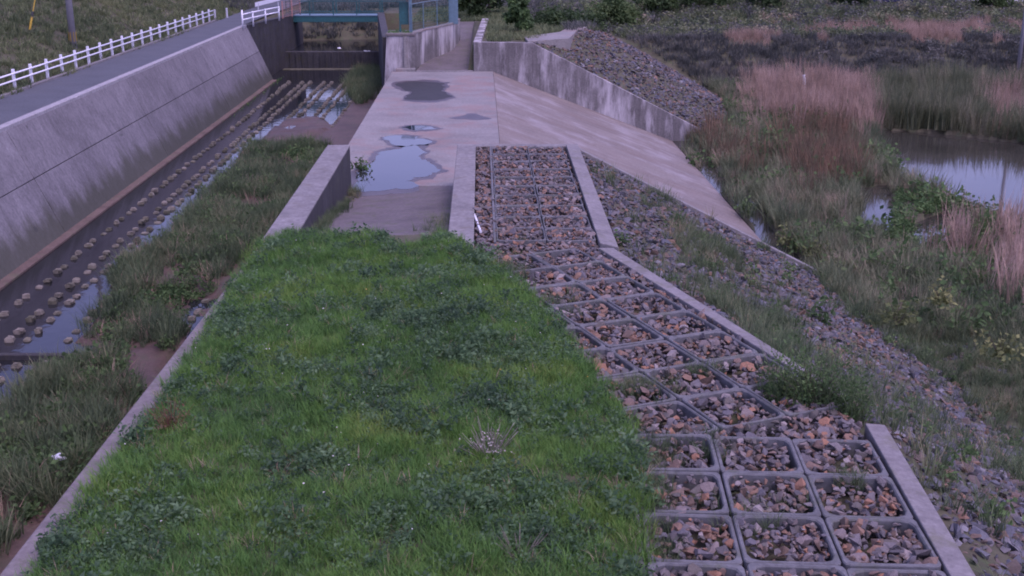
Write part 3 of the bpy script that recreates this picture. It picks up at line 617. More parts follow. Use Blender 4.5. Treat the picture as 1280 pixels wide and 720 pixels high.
# ------------------------------------------------------------------ puddles
def blob(name, px, z, mat, parent=None, grow=1.0, seed=0):
    P = np.array([bp(x, y, FLOOR_Z)[:2] for x, y in px]); c = P.mean(0); P = c+(P-c)*grow
    out_ = []
    n = len(P)
    for i in range(n):
        p0, p1, p2, p3 = P[i-1], P[i], P[(i+1) % n], P[(i+2) % n]
        for k in range(6):
            t = k/6; q = .5*((2*p1)+(-p0+p2)*t+(2*p0-5*p1+4*p2-p3)*t*t+(-p0+3*p1-3*p2+p3)*t**3); out_.append(q)
    r = np.random.default_rng(seed); out_ = np.array(out_)+r.normal(0, .07, (len(out_), 2))+.5*np.stack([fbm(np.array(out_)[:, 0], np.array(out_)[:, 1], .9, 90+seed % 20)-.5, 2*(fbm(np.array(out_)[:, 0], np.array(out_)[:, 1], .9, 95+seed % 20)-.5)], -1)
    m = MB(); m.add([(q[0], q[1], z) for q in out_], [tuple(range(len(out_)))]); return m.build(name, mat, parent)
PUD = [([(440, 234), (450, 216), (464, 205), (474, 196), (480, 190), (495, 187), (520, 183), (532, 190), (529, 198), (541, 206), (545, 213), (536, 221), (512, 226), (518, 233), (490, 237), (455, 238)], 'large blue puddle with a jagged brown rim beside the wing wall'),
       ([(478, 173), (500, 170), (524, 172), (538, 177), (515, 182), (490, 180)], 'oval blue puddle between the large puddle and the thin one'),
       ([(502, 160), (520, 157), (546, 159), (532, 163), (510, 163)], 'thin grey puddle across the middle of the weir floor'),
       ([(497, 109), (507, 103), (540, 102), (556, 106), (553, 113), (563, 121), (540, 125), (508, 124), (513, 116)], 'dark ragged puddle near the far ramp')]
for i, (px, lab) in enumerate(PUD):
    e = empty('puddle', (*np.mean([bp(x, y, FLOOR_Z)[:2] for x, y in px], 0), FLOOR_Z), lab, 'puddle')
    blob('wet_rim', px, FLOOR_Z+.004, M['damp'], e, 1.2, i); blob('water', px, FLOOR_Z+.008, M['puddle'] if i != 3 else M['darkrefl'], e, 1.0 if i != 2 else .8, i)
tag(blob('damp_patch', [(566, 147), (590, 143), (611, 148), (587, 151)], FLOOR_Z+.004, M['damp'], None, 1.0, 9), 'thin brown damp patch near the right edge of the weir floor', 'damp patch')

# ------------------------------------------------------------------ stone-filled frames
fm = empty('frame_mat', (2, 20, 0), 'band of square concrete frames filled with broken stone beside the grass', 'frame mat')
def frame_mesh(name, w_, h_, bar, depth=.24):
    def rr(x0, x1, y0, y1, r, n=3):
        pts = []
        for cx_, cy_, a0 in ((x1-r, y1-r, 0), (x0+r, y1-r, 90), (x0+r, y0+r, 180), (x1-r, y0+r, 270)):
            for k in range(n): a = R(a0+90*k/(n-1)); pts.append((cx_+r*math.cos(a), cy_+r*math.sin(a)))
        return pts
    g = .008; o_ = rr(g, w_-g, g, h_-g, .07); ot = rr(g+.012, w_-g-.012, g+.012, h_-g-.012, .06)
    i_ = rr(bar, w_-bar, bar, h_-bar, .15); it = rr(bar-.015, w_-bar+.015, bar-.015, h_-bar+.015, .155); n = len(o_)
    V = [(x, y, -depth) for x, y in o_]+[(x, y, -.015) for x, y in o_]+[(x, y, 0) for x, y in ot]+[(x, y, 0) for x, y in it]+[(x, y, -.02) for x, y in i_]+[(x, y, -depth) for x, y in i_]
    F = [(k*n+i, k*n+(i+1) % n, (k+1)*n+(i+1) % n, (k+1)*n+i) for k in range(5) for i in range(n)]
    me = bpy.data.meshes.new(name); me.from_pydata(V, [], F); me.update(); me.materials.append(M['frame']); return me
cells = []
def put_frames(org, ang, w_, h_, cells_ij, bar):
    me = frame_mesh('frame', w_, h_, bar); ca, sa = math.cos(ang), math.sin(ang)
    for i, j in cells_ij:
        # column i along the row direction, row j towards the camera
        x = org[0]+ca*w_*i+sa*h_*(j+1); y = org[1]+sa*w_*i-ca*h_*(j+1)
        o = bpy.data.objects.new('frame', me); COL.objects.link(o); o.parent = fm; o.matrix_parent_inverse = Matrix.Translation(fm.location).inverted()
        o.location = (x+random.gauss(0, .006), y+random.gauss(0, .006), random.gauss(0, .008)); o.rotation_euler = (random.gauss(0, .006), random.gauss(0, .006), ang+random.gauss(0, .004))
        cells.append((x, y, ang, w_, h_))
put_frames((3.27, 15.24), R(-4.65), 1.131, 1.165, [(i, j) for i in (-2, -1, 0, 1) for j in range(0, 8)], .066)
put_frames((1.73, 20.1), R(20.7), 1.16, 1.232, [(i, j) for i in (-1, 0, 1) for j in range(-4, 4) if not (i == -1 and j < -1) and not (i == 1 and j == -5)]+[(0, -4)], .05)
put_frames((.33, 38.2), R(0), 1.17, 1.205, [(i, j) for i in (0, 1) for j in range(0, 10)]+[(-1, j) for j in range(0)], .04)
for y in np.arange(26.4, 38, 2.41): pass
MB().box(.26, .325, 26.1, 38.35, -.24, -.005).build('edge_bar', M['frame'], fm, bevel=.01)
# edge beams
tag(MB().hexa([(2.7, 25.75, -.6), (3.12, 25.6, -.6), (3.25, 38.39, -.6), (2.82, 38.39, -.6)], [(2.7, 25.75, .05), (3.12, 25.6, -.02), (3.25, 38.39, -.02), (2.82, 38.39, .05)]).build('edge_beam', M['beam'], bevel=.02), 'straight pale concrete edge beam running up to the wing wall', 'edge beam')
sB = [bp(748, 309, .03), bp(975, 450, .03)]; dB = Vector((sB[1][0]-sB[0][0], sB[1][1]-sB[0][1], 0)).normalized(); nB = Vector((-dB.y, dB.x, 0))
e0, e1 = Vector((sB[0][0], sB[0][1], 0)), Vector((sB[1][0], sB[1][1], 0))+dB*1.6
m = MB().hexa([e0+Vector((0, 0, -.5)), e1+Vector((0, 0, -.5)), e1+nB*.3+Vector((0, 0, -.5)), e0+nB*.3+Vector((0, 0, -.5))], [e0+Vector((0, 0, .02)), e1+Vector((0, 0, .02)), e1+nB*.26+Vector((0, 0, -.02)), e0+nB*.38+Vector((0, 0, -.02))])
tag(m.build('edge_beam', M['beam'], bevel=.02), 'slanting narrow concrete edge beam along the turned stone frames', 'edge beam')
tag(MB().hexa([(5.62, 15.6, -.5), (5.95, 15.62, -.5), (4.9, 3.5, -.5), (4.55, 3.5, -.5)][::-1], [(5.62, 15.6, .012), (5.93, 15.62, -.03), (4.88, 3.5, -.03), (4.55, 3.5, .012)][::-1]).build('edge_beam', M['beam'], bevel=.02), 'pale concrete edge beam beside the largest square frames', 'edge beam')

# stones in the frames
x, y = field(-.2, 6.0, 8.5, 38.35, 150)
xr = np.interp(y, [3.5, 15.6, 18.3, 25.6, 38.4], [4.55, 5.6, 5.0, 2.72, 2.8]); xl = np.interp(y, [8, 15, 18, 21, 23.5, 26, 26.05, 38], [1.3, 1.5, .9, .3, -.4, -1.1, -.15, -.15])
k = (x < xr-.06) & (x > xl); x, y = x[k], y[k]
def frame_bar_dist(x, y):
    d = np.full(len(x), 9.0)
    for cx_, cy_, a, w_, h_ in cells:
        u = (x-cx_)*math.cos(a)+(y-cy_)*math.sin(a); v = -(x-cx_)*math.sin(a)+(y-cy_)*math.cos(a)
        ins = (u > 0) & (u < w_) & (v > 0) & (v < h_); dd = np.minimum(np.minimum(u, w_-u), np.minimum(v, h_-v) if cy_ < 25.9 else np.minimum(v, h_-v)+.05); d = np.where(ins, np.minimum(d, dd), d)
    return d
k = frame_bar_dist(x, y) > .072; x, y = x[k], y[k]
n = len(x); s = np.clip(RNG.lognormal(math.log(.062), .42, n), .035, .15)
P = np.stack([x, y, -.085+RNG.uniform(-.07, .045, n)+.025*(y < 16)+.012*(y > 16)+.012*(y > 26)+.05*(fbm(x, y, .9, 20)-.5)], -1)
rot = np.stack([RNG.normal(0, .45, n), RNG.normal(0, .45, n), RNG.uniform(0, 6.28, n)], -1)
pp = proj(P); vis = (pp[:, 0] > 0) & (pp[:, 0] < 1290) & (pp[:, 1] < 726) & ~inpoly(pp, GR)
size = s*FPX/np.maximum((P-np.array([0, 0, CAM_H]))@FW, 1)*vis
order = np.argsort(-size); big = order[:300]; rest = order[300:]
for i in big:
    o = bpy.data.objects.new('stone', STONE_ME[RNG.integers(0, 7)]); COL.objects.link(o); o.parent = fm; o.matrix_parent_inverse = Matrix.Translation(fm.location).inverted()
    o.location = P[i]; o.rotation_euler = rot[i]; o.scale = (s[i],)*3
scatter('stone_fill', P[rest], rot[rest], s[rest], T_STONE, None, None, fm)

# rubble on the right-hand slope
def slope_keep(x, y): return (x > xs_top(y)+.05) & (y < 38.3)
x, y = field(3.1, 17.5, 8.5, 38.35, 75); k = slope_keep(x, y); x, y = x[k], y[k]
zg = ground_h(x, y); k = (zg > POND_Z-.1) & (fbm(x, y, 2.6, 31) < np.interp(x-xs_top(y), [0, 6, 9.5, 12], [.85, .72, .55, .3])+np.interp(y, [8, 30, 38], [.05, .1, .3])); x, y, zg = x[k], y[k], zg[k]
n = len(x); s = np.clip(RNG.lognormal(math.log(.072), .42, n), .04, .18)
P = np.stack([x, y, zg+s*.15], -1); rot = np.stack([RNG.normal(0, .4, n), RNG.normal(.45, .4, n), RNG.uniform(0, 6.28, n)], -1)
pp = proj(P); vis = (pp[:, 0] > 0) & (pp[:, 0] < 1290) & (pp[:, 1] < 726); size = s*FPX/np.maximum((P-np.array([0, 0, CAM_H]))@FW, 1)*vis
order = np.argsort(-size); big = order[:260]; rest = order[260:]
bankr = struct(scatter('rubble_slope', P[rest], rot[rest], s[rest], T_SLOPE, None, None)); bankr['kind'] = 'stuff'
tag(bankr, 'broken grey and rust stones covering the slope below the edge beams', 'rubble')
for i in big:
    o = bpy.data.objects.new('stone', SLOPE_ME[RNG.integers(0, 6)]); COL.objects.link(o); o.parent = bankr
    o.location = P[i]; o.rotation_euler = rot[i]; o.scale = (s[i],)*3
# rubble on the far bank slope
FR = [(660, 53), (712, 48), (728, 36), (768, 43), (812, 65), (864, 98), (902, 126), (911, 150), (884, 172), (770, 112)]
x, y = field(3.1, 19, 72.2, 94, 24); zg = ground_h(x, y); P = np.stack([x, y, zg], -1); k = inpoly(proj(P), FR); P = P[k]; n = len(P)
s = np.clip(RNG.lognormal(math.log(.12), .35, n), .06, .28); rot = np.stack([RNG.normal(0, .4, n), RNG.normal(.4, .4, n), RNG.uniform(0, 6.28, n)], -1)
scatter('far_rubble_slope', P+np.array([0, 0, .02]), rot, s, T_SLOPE, 'brown rubble on the far bank slope behind the pale wall', 'rubble')
br = empty('branch', bp(862, 152, -4.6), 'bare grey branch lying at the foot of the far rubble', 'branch')
q0, q1 = Vector(bpY(862, 153, 73.5)), Vector(bpY(896, 144, 74.5))
MB().bar(q0, q1, .05, 6, .02).build('stem', M['bark'], br); MB().bar(q0.lerp(q1, .4), q0.lerp(q1, .7)+Vector((0, .2, .25)), .03, 6, .01).build('twig', M['bark'], br)

# ------------------------------------------------------------------ pond
struct(MB().add([(11.6, 34, POND_Z), (90, 34, POND_Z), (90, 97, POND_Z), (11.6, 97, POND_Z)], [(0, 1, 2, 3)]).build('pond_water', M['pond']))

# ------------------------------------------------------------------ grass on the levee crest
x, y = field(-5.4, 3.2, 8, 27, 185); P0 = np.stack([x, y, np.zeros_like(x)], -1); pp = proj(P0)
k = inpoly(pp+np.stack([RNG.normal(0, 5, len(x)), RNG.normal(0, 4, len(x))], -1), GR); x, y, pp = x[k], y[k], pp[k]
PATCH = [(540, 405, 110, 26), (610, 450, 110, 24), (490, 520, 90, 26), (620, 520, 90, 26), (390, 470, 60, 18), (180, 665, 90, 40), (600, 640, 90, 45), (690, 690, 90, 50), (400, 600, 70, 22), (300, 425, 50, 14), (120, 700, 80, 30), (510, 360, 25, 8), (600, 325, 34, 14), (480, 690, 60, 30)]
def patch(pp):
    f = np.zeros(len(pp))
    for cx_, cy_, rx, ry in PATCH: f = np.maximum(f, 1-((pp[:, 0]-cx_)/rx)**2-((pp[:, 1]-cy_)/ry)**2)
    return f
pw = patch(pp)*.75+1.3*(fbm(x, y, .5, 40)-.5)+RNG.normal(0, .24, len(x)); weedy = pw > .14
z = crest_h(x, y)-.03
g = ~weedy | (RNG.random(len(x)) < .6); n = g.sum()
scatter('lawn_grass', np.stack([x, y, z], -1)[g], zrot(n), RNG.uniform(.65, 1.25, n)*(.8+.5*fbm(x[g], y[g], 1.2, 44)), T_LAWN, 'bright green grass covering the top of the levee', 'grass')
g = weedy & (RNG.random(len(x)) < .42); n = g.sum()
scatter('clover_weeds', np.stack([x, y, z], -1)[g], zrot(n), RNG.uniform(.6, 1.3, n)*(.55+1.1*fbm(x[g], y[g], .55, 47)), T_CLOVER, 'darker bluish leafy weeds in patches among the levee grass', 'weeds')
g = RNG.random(len(x)) < .02; n = g.sum()
scatter('dry_blades', np.stack([x, y, z], -1)[g], zrot(n), RNG.uniform(.3, .6, n), T_DRYSMALL, 'few straw-coloured dead blades in the levee grass', 'grass')
# tiny flower heads
fl = template(stone_mesh('flower_head', 90, .5), M['flower']); fly = template(stone_mesh('yellow_flower_head', 91, .5), M['yellow'])
g = RNG.random(len(x)) < .0035; n = g.sum()
scatter('small_flowers', np.stack([x, y, z+RNG.uniform(.14, .24, len(x))], -1)[g], zrot(n), RNG.uniform(.008, .02, n), [fl, fl, fl, fly], 'tiny white and yellow flowers dotted in the grass', 'flowers')
# edge tufts on the coping
x, y = field(-5.3, -4.4, 9, 27, 26); e = np.interp(y, [12, 16.6, 26.4], [-4.95, -4.72, -4.55]); k = (x > e-.4*fbm(x, y, .7, 50)**1.3) & (x < e+.2); x, y = x[k], y[k]; n = len(x)
scatter('coping_grass', np.stack([x, y, np.full(n, -.01)], -1), zrot(n), RNG.uniform(.3, .8, n), T_LAWN, 'grass creeping over the edge of the levee coping', 'grass')

x, y = field(-5.3, -4.4, 9, 26.3, 26); e = np.interp(y, [12, 16.6, 26.4], [-4.95, -4.72, -4.55]); k = (x > e-.35*RNG.random(len(x))) & (fbm(x, y, .8, 55) > .45); x, y = x[k], y[k]; n = len(x)
scatter('coping_litter', np.stack([x, y, np.full(n, .005)], -1), zrot(n), RNG.uniform(.008, .035, n), T_STONE, 'small stones and crumbs lying on the levee coping', 'gravel')
# individual weeds on the levee
def plant(name, px, py, zc, parts, label, cat, group=None):
    """plant made of leafy or bladed parts at a pixel's ground point; parts: (part, mesh, material, scale)"""
    loc = Vector(bp(px, py, zc)); e = empty(name, loc, label, cat, group)
    for pn, me, mt, sc in parts:
        me = me.copy(); me.materials.clear(); me.materials.append(M[mt]); o = bpy.data.objects.new(pn, me); COL.objects.link(o); o.parent = e; o.scale = sc if hasattr(sc, '__len__') else (sc,)*3; o.rotation_euler = (0, 0, random.uniform(0, 6))
    return e
def stems(n, h, spread, seed):
    r = random.Random(seed); m = MB()
    for _ in range(n):
        a = r.uniform(0, 6.28); m.bar((0, 0, 0), (math.cos(a)*spread*r.random(), math.sin(a)*spread*r.random(), h*r.uniform(.6, 1)), .008, 4, .003)
    me = bpy.data.meshes.new('stem'); me.from_pydata(m.v, [], m.f); me.update(); return me
plant('reddish_weed', 215, 545, 0, [('leaves', leafy_mesh('leaves', 420, .42, .4, .55, .03, .06, 61), 'redweed', 1), ('stem', stems(24, .6, .36, 1), 'redweed', 1)], 'reddish brown dock-like weed in the levee grass near the coping', 'weed')
plant('bleached_weed', 612, 578, 0, [('leaves', leafy_mesh('leaves', 620, .5, .45, .48, .022, .05, 62), 'deadweed', 1), ('stem', stems(50, .55, .5, 2), 'deadweed', 1)], 'pale bleached twiggy dead weed in the middle of the levee grass', 'weed')
plant('grey_weed', 650, 705, 0, [('leaves', leafy_mesh('leaves', 330, .42, .36, .3, .03, .06, 63), 'clover', 1), ('stem', stems(26, .4, .36, 3), 'deadweed', 1)], 'dark tangled weed with grey dry stems low on the grass', 'weed')
wd = [(490, 520, .38, 'dark leafy weed between the two broad weed patches'), (470, 412, .42, 'broad dark weed clump in the upper half of the levee grass'), (590, 515, .36, 'weed clump just above the bleached dead weed'), (505, 365, .26, 'small weed clump near the foot of the ramp'), (600, 335, .38, 'weed clump beside the lower end of the wing wall'), (185, 690, .34, 'weed clump close to the coping above the stream'), (105, 715, .3, 'small weed with pale flower heads beside the coping'), (640, 350, .36, 'weed clump spilling from the grass onto the stones')]
for i, (px, py, s_, lab) in enumerate(wd):
    plant('leafy_weed', px, py+8, 0, [('leaves', leafy_mesh('leaves', 300, s_, s_*.9, s_*.75, .04, .075, 70+i), 'clover', 1), ('stem', stems(10, s_*.6, s_*.7, 5+i), 'bark', 1)], lab, 'weed')
# bush on the frames at the corner, and tufts in the stones
e = empty('grass_bush', bp(1012, 505, -.1), 'rounded dark green grassy bush growing over the edge beam', 'bush')
for i, (dx, dy, s_) in enumerate(((-.42, .5, .8), (-.2, .2, 1.05), (.0, .0, .95), (.25, -.1, .85), (.42, -.3, 1.0), (.6, -.42, .75), (-.5, .2, .6), (.15, .3, .8))):
    o = link('leaves', leafy_mesh('leaves', 700, .5, .5, 1.15, .03, .09, 120+i, hollow=.12, up=.9), M['bush']); o.parent = e; o.location = (dx, dy, -.08); o.scale = (s_,)*3
    o = link('blades', tuft_mesh('blades', 55, .34, .5, 1.25, .015, .55, 100+i), M['rough']); o.parent = e; o.location = (dx, dy, -.1); o.scale = (s_,)*3
o = link('stem', stems(22, .7, .6, 77), M['bark']); o.parent = e
STP = [(800, 490, 36, 10, 60), (870, 470, 30, 10, 26), (1060, 610, 26, 14, 22), (930, 655, 60, 22, 18), (870, 560, 60, 20, 26), (640, 340, 26, 24, 70), (820, 640, 25, 80, 80), (815, 580, 20, 50, 50), (700, 385, 30, 14, 22)]
pts = []
for cx_, cy_, rx, ry, n in STP:
    for _ in range(n): pts.append(bp(cx_+RNG.normal(0, rx*.5), cy_+RNG.normal(0, ry*.5), -.14))
scatter('weeds_in_stones', pts, zrot(len(pts)), RNG.uniform(.25, .6, len(pts)), T_ROUGH, 'sparse grass growing between the stones in the frames', 'grass')
# grass along the ramp sides
pts = [(-4.36+abs(RNG.normal(0, .16)), y, np.interp(y, [25, 36.5], [.03, FLOOR_Z])) for y in RNG.uniform(26.5, 38.5, 150)]+[(-.88-abs(RNG.normal(0, .2))*np.interp(y, [27, 31, 36], [1.4, 1.6, .2]), y, np.interp(y, [25, 35.9], [.03, FLOOR_Z])) for y in RNG.uniform(26.5, 36.3, 170)]
scatter('ramp_edge_grass', pts, zrot(len(pts)), RNG.uniform(.25, .6, len(pts)), T_ROUGH, 'grass in the joints along both sides of the ramp', 'grass')
plant('young_shrub', 452, 212, FLOOR_Z, [('leaves', leafy_mesh('leaves', 90, .75, .5, .55, .1, .17, 81), 'bush', 1), ('stem', stems(9, .5, .8, 20), 'bark', 1)], 'young broad-leaved shrub beside the large puddle', 'shrub')

# ------------------------------------------------------------------ rough grass in the channel
def poly_scatter(name, polys, zc, x0, x1, y0, y1, dens, templ, s0, s1, label, cat, hf, thin=None, jitter=4):
    x, y = field(x0, x1, y0, y1, dens); z = hf(x, y); P = np.stack([x, y, z], -1); pp = proj(P)+RNG.normal(0, jitter, (len(x), 2)); k = np.zeros(len(x), bool)
    for pl in polys: k |= inpoly(pp, pl)
    if thin is not None: k &= thin(x, y, pp)
    P = P[k]; n = len(P); return scatter(name, P, zrot(n), RNG.uniform(s0, s1, n), templ, label, cat)
bare = lambda x, y, pp: ~(((pp[:, 0] > 152) & (pp[:, 0] < 205) & (pp[:, 1] > 428) & (pp[:, 1] < 482)) | ((pp[:, 0] > 198) & (pp[:, 0] < 235) & (pp[:, 1] > 330) & (pp[:, 1] < 362)) | ((pp[:, 0] > 238) & (pp[:, 0] < 262) & (pp[:, 1] > 340) & (pp[:, 1] < 372)))
poly_scatter('channel_grass', [veg[0], veg[1]], -3.8, -15, -5.4, 18, 60, 34, T_ROUGH, .45, 1.35, 'dull green rough grass on the silt bars in the stream', 'grass', bed_h, lambda x, y, pp: bare(x, y, pp) & (fbm(x, y, 1.7, 101) > .36) & (fbm(x, y, .7, 102) > .3))
poly_scatter('channel_straw', [veg[0], veg[1]], -3.8, -15, -5.4, 18, 60, 2.2, T_DRYSMALL, .7, 1.5, 'dead straw among the rough grass in the stream', 'grass', bed_h, bare)
poly_scatter('channel_leafy_weeds', [veg[0], veg[1]], -3.8, -14, -5.4, 20, 60, 8, T_LEAFY, .45, 1.3, 'leafy green weeds on the silt bars in the stream', 'weeds', bed_h, lambda x, y, pp: fbm(x, y, 1.3, 104) > .47)
poly_scatter('far_channel_grass', [veg[2]], -3.9, -10, -5.3, 60, 96, 22, T_ROUGH, .9, 1.5, 'clump of grass on the silt below the far wing block', 'grass', bed_h)
pts = [(RNG.normal(-15.05, .1), y, -3.95) for y in RNG.uniform(70, 90, 50)]+[(RNG.uniform(-5.7, -4.2), RNG.uniform(72.4, 74.4), .78) for _ in range(110)]
scatter('ledge_grass', pts, zrot(len(pts)), RNG.uniform(.35, .8, len(pts)), T_LAWN, 'grass on the ledges at the far end of the channel', 'grass')
# bag in the channel
def bag(name, loc, s, seed, label):
    bm = bmesh.new(); bmesh.ops.create_icosphere(bm, subdivisions=3, radius=1); r = np.random.default_rng(seed); k = r.normal(size=(6, 3))*2.2
    for v in bm.verts:
        d = Vector(v.co); f = 1+.16*sum(math.sin(d.dot(Vector(q))+i) for i, q in enumerate(k))/1.6; v.co = Vector((d.x*f*1.2, d.y*f*.8, max(d.z*f*.6, -.25)))
    me = bpy.data.meshes.new(name); bm.to_mesh(me); bm.free(); o = link(name, me, M['bag']); o.location = loc; o.scale = (s,)*3; o.rotation_euler = (0, 0, seed); tag(o, label, 'bag'); return o
b_ = bp(73, 572, -3.45); bag('plastic_bag', b_, .13, 3, 'crumpled white plastic bag in the rough grass below the coping')
st = Vector(bp(593, 268, -.06)); tag(MB().bar(st, Vector(bp(601, 290, -.02)), .03, 8).build('white_stick', M['white']), 'short white stick lying on the stones beside the wing wall', 'stick')

# ------------------------------------------------------------------ slope weeds, marsh, reeds
def vis_keep(P): pp = proj(P); return (pp[:, 0] > -120) & (pp[:, 0] < 1400) & (pp[:, 1] > -60) & (pp[:, 1] < 800)
SLG = [[(800, 245), (835, 250), (880, 290), (930, 330), (985, 385), (1000, 440), (985, 470), (940, 430), (885, 385), (850, 330)],
       [(1090, 520), (1150, 540), (1200, 600), (1280, 660), (1290, 720), (1240, 720), (1190, 650), (1130, 560)], [(1000, 330), (1290, 400), (1290, 560), (1180, 470), (1060, 400)]]
x, y = field(3.3, 17.5, 9, 38.3, 26); k = slope_keep(x, y); x, y = x[k], y[k]; z = ground_h(x, y); P = np.stack([x, y, z], -1); pp = proj(P)
dens = np.where(y > 24, .07, .17)+np.zeros(len(x))
for i, pl in enumerate(SLG): dens = np.where(inpoly(pp, pl), (.5, .25, .5)[i], dens)
dens = dens*np.where(fbm(x, y, 2.2, 61) > .47, 1.2, .35)+np.interp(x-xs_top(y), [8.5, 11], [0, .5]); k = (RNG.random(len(x)) < dens) & vis_keep(P); P = P[k]; n = len(P)
scatter('slope_grass', P, zrot(n), RNG.uniform(.4, 1.0, n), T_ROUGH, 'rough grass growing through the rubble slope towards the marsh', 'grass')
g = RNG.random(n) < .09
scatter('slope_leafy_weeds', P[g], zrot(g.sum()), RNG.uniform(.4, .9, g.sum()), T_LEAFY, 'leafy weeds scattered over the rubble slope', 'weeds')
x, y = field(11.5, 46, 34, 97, 8.5); z = ground_h(x, y); P = np.stack([x, y, z], -1); pp = proj(P)
TAN = [[(925, 125), (950, 108), (990, 98), (1040, 92), (1085, 112), (1100, 135), (1095, 165), (1040, 160), (960, 158)], [(1225, 130), (1290, 125), (1290, 165), (1240, 168)], [(1240, 300), (1290, 285), (1290, 400), (1255, 385)], [(1170, 300), (1230, 300), (1225, 340), (1180, 335)]]
RUS = [[(975, 168), (1010, 160), (1060, 165), (1078, 195), (1070, 235), (1020, 240), (985, 225)], [(895, 195), (945, 190), (950, 222), (905, 222)], [(850, 165), (900, 168), (905, 190), (870, 188)]]
wet = z < POND_Z-.03; onapron = (x < 12.0) & (y > 38.5); base = ~wet & ~onapron & vis_keep(P)
tan = np.zeros(len(x), bool); rus = np.zeros(len(x), bool); jp = pp+RNG.normal(0, 8, pp.shape)
for pl in TAN: tan |= inpoly(jp, pl)
for pl in RUS: rus |= inpoly(jp, pl)
REEDB = [(1085, 130), (1130, 120), (1290, 135), (1290, 182), (1180, 168), (1100, 160)]
reed = inpoly(pp+RNG.normal(0, 4, pp.shape), REEDB) | ((y > 74) & (y < 92) & (pp[:, 0] > 1085+RNG.normal(0, 14, len(x))))
FRG = [(655, 53), (712, 46), (728, 35), (770, 42), (815, 64), (868, 97), (905, 125), (915, 150), (886, 174), (770, 114)]
bare_far = inpoly(pp, FRG) | ((pp[:, 0] < 1085) & (pp[:, 1] < 108+12*(fbm(x, y, 3, 93)-.5)) & (y > 84))
base = base & ~bare_far
low = inpoly(pp, [(1120, 240), (1230, 255), (1290, 300), (1290, 330), (1150, 330), (1100, 300)])
def sc(name, k, t, a, b, lab, cat='reeds'): scatter(name, P[k], zrot(k.sum(), .12), RNG.uniform(a, b, k.sum())*(.55+.95*fbm(x[k], y[k], 1.9, 111)), t, lab, cat)
rn = RNG.random(len(x))
sc('marsh_grass', base & ~(tan & (rn < .44)) & ~(rus & (rn < .34)) & ~reed & ~low, T_MARSH, .55, 1.15, 'dull green grass and sedge covering the marshy ground by the pond', 'grass')
sc('low_marsh_plants', base & low & (rn < .7), T_LEAFY, .6, 1.1, 'low leafy plants in the shallow edge of the pond', 'plants')
sc('dry_reeds', base & tan & (rn < .44), T_DRY, .95, 1.5, 'pinkish tan dry reeds in a bed beyond the marsh grass')
sc('russet_reeds', base & rus & (rn < .34), T_RUSSET, .8, 1.45, 'rust-brown rushes in the middle of the marsh')
sc('green_reeds', base & reed & ~tan & (rn < .75), T_REED, .7, 1.1, 'tall grey-green reeds along the far shore of the pond')
g = base & (rn < .07) & ~reed
sc('marsh_straw', g, T_DRY, .35, .7, 'dead straw-coloured stalks scattered in the marsh', 'grass')
g = base & (rn > .86) & (fbm(x, y, 3.5, 115) > .45) & ~reed
sc('marsh_leafy_weeds', g, T_LEAFY, 1.1, 2.4, 'broad-leaved weeds scattered through the marsh grass', 'weeds')
# shrubs with yellowish leaves by the ditch
sh = [(985, 300, .9, 'lime-leaved shrub at the tip of the sloping apron'), (1020, 315, .8, 'sparse yellowish shrub beside the ditch beyond the apron tip'), (1045, 335, 1.0, 'wider yellow-green shrub overhanging the ditch'), (1120, 400, .9, 'yellow-leaved shrub on the lower rubble slope'), (1175, 375, .8, 'small yellow-leaved shrub among the marsh grass'), (1250, 440, 1.0, 'yellowish shrub where the rubble meets the tall marsh grass'), (1020, 400, .8, 'dark green weed clump on rubble below the ditch'), (1165, 305, .9, 'leafy green shrub at the edge of the shallow pools')]
for i, (px, py, s_, lab) in enumerate(sh):
    zc = -5.6 if py < 350 else (-4.6 if i != 6 else -3.4)
    plant('marsh_shrub', px, py+8, zc, [('leaves', leafy_mesh('leaves', 170, s_, s_*.9, s_*.9, .1, .17, 140+i, z0=.1), 'lime' if i not in (6, 7) else 'bush', 1), ('stem', stems(12, s_, s_*.7, 30+i), 'bark', 1)], lab, 'shrub')
wp = Vector(bpY(1008, 112, 88.0)); wp.z = -5.7; wt = Vector(bpY(1004, 79, 88.0))
mk = empty('marker_pipe', wp, 'thin white pipe standing up out of the dry reeds', 'pipe')
MB().bar(wp, wp.lerp(wt, .7), .1, 8).build('white_pipe', M['white'], mk); MB().bar(wp.lerp(wt, .7), wt, .06, 8).build('rusty_top', M['wire'], mk)

# ------------------------------------------------------------------ far bank
x, y = field(6, 75, 80, 123, 6.5); z = ground_h(x, y); P = np.stack([x, y, z], -1); pp = proj(P); k = vis_keep(P) & ((y > 95) | ((pp[:, 0] < 1085) & (pp[:, 1] < 112) & (z > POND_Z))) & ~inpoly(pp, FRG); P, pp, x, y = P[k], pp[k], x[k], y[k]
fb_ = fbm(x, y, 4, 70); rn = RNG.random(len(x))
pink = (pp[:, 1] > 28+8*(fb_-.5)*2) & (pp[:, 1] < 66) & (pp[:, 0] > 880) & (fb_ > .47) & (y > 102)
dark = (y < 104) & ~pink; scr = ~pink & ~dark & (rn < .3); gr = ~pink & ~dark & ~scr
def sc2(name, k, t, a, b, lab, cat): scatter(name, P[k], zrot(k.sum(), .1), RNG.uniform(a, b, k.sum()), t, lab, cat)
sc2('far_dry_grass', pink, T_DRY, .4, .8, 'pinkish dry grass on the terrace of the far bank', 'grass')
sc2('far_bank_grass', dark, T_DARK, .8, 1.5, 'dark dull grass on the slope of the far bank', 'grass')
sc2('far_terrace_grass', gr, T_HILL, 1.0, 2.0, 'green grass on the top of the far bank', 'grass')
sc2('far_scrub', scr & (rn < .15), T_SCRUBG, .6, 1.3, 'low green scrub on the far bank', 'scrub')
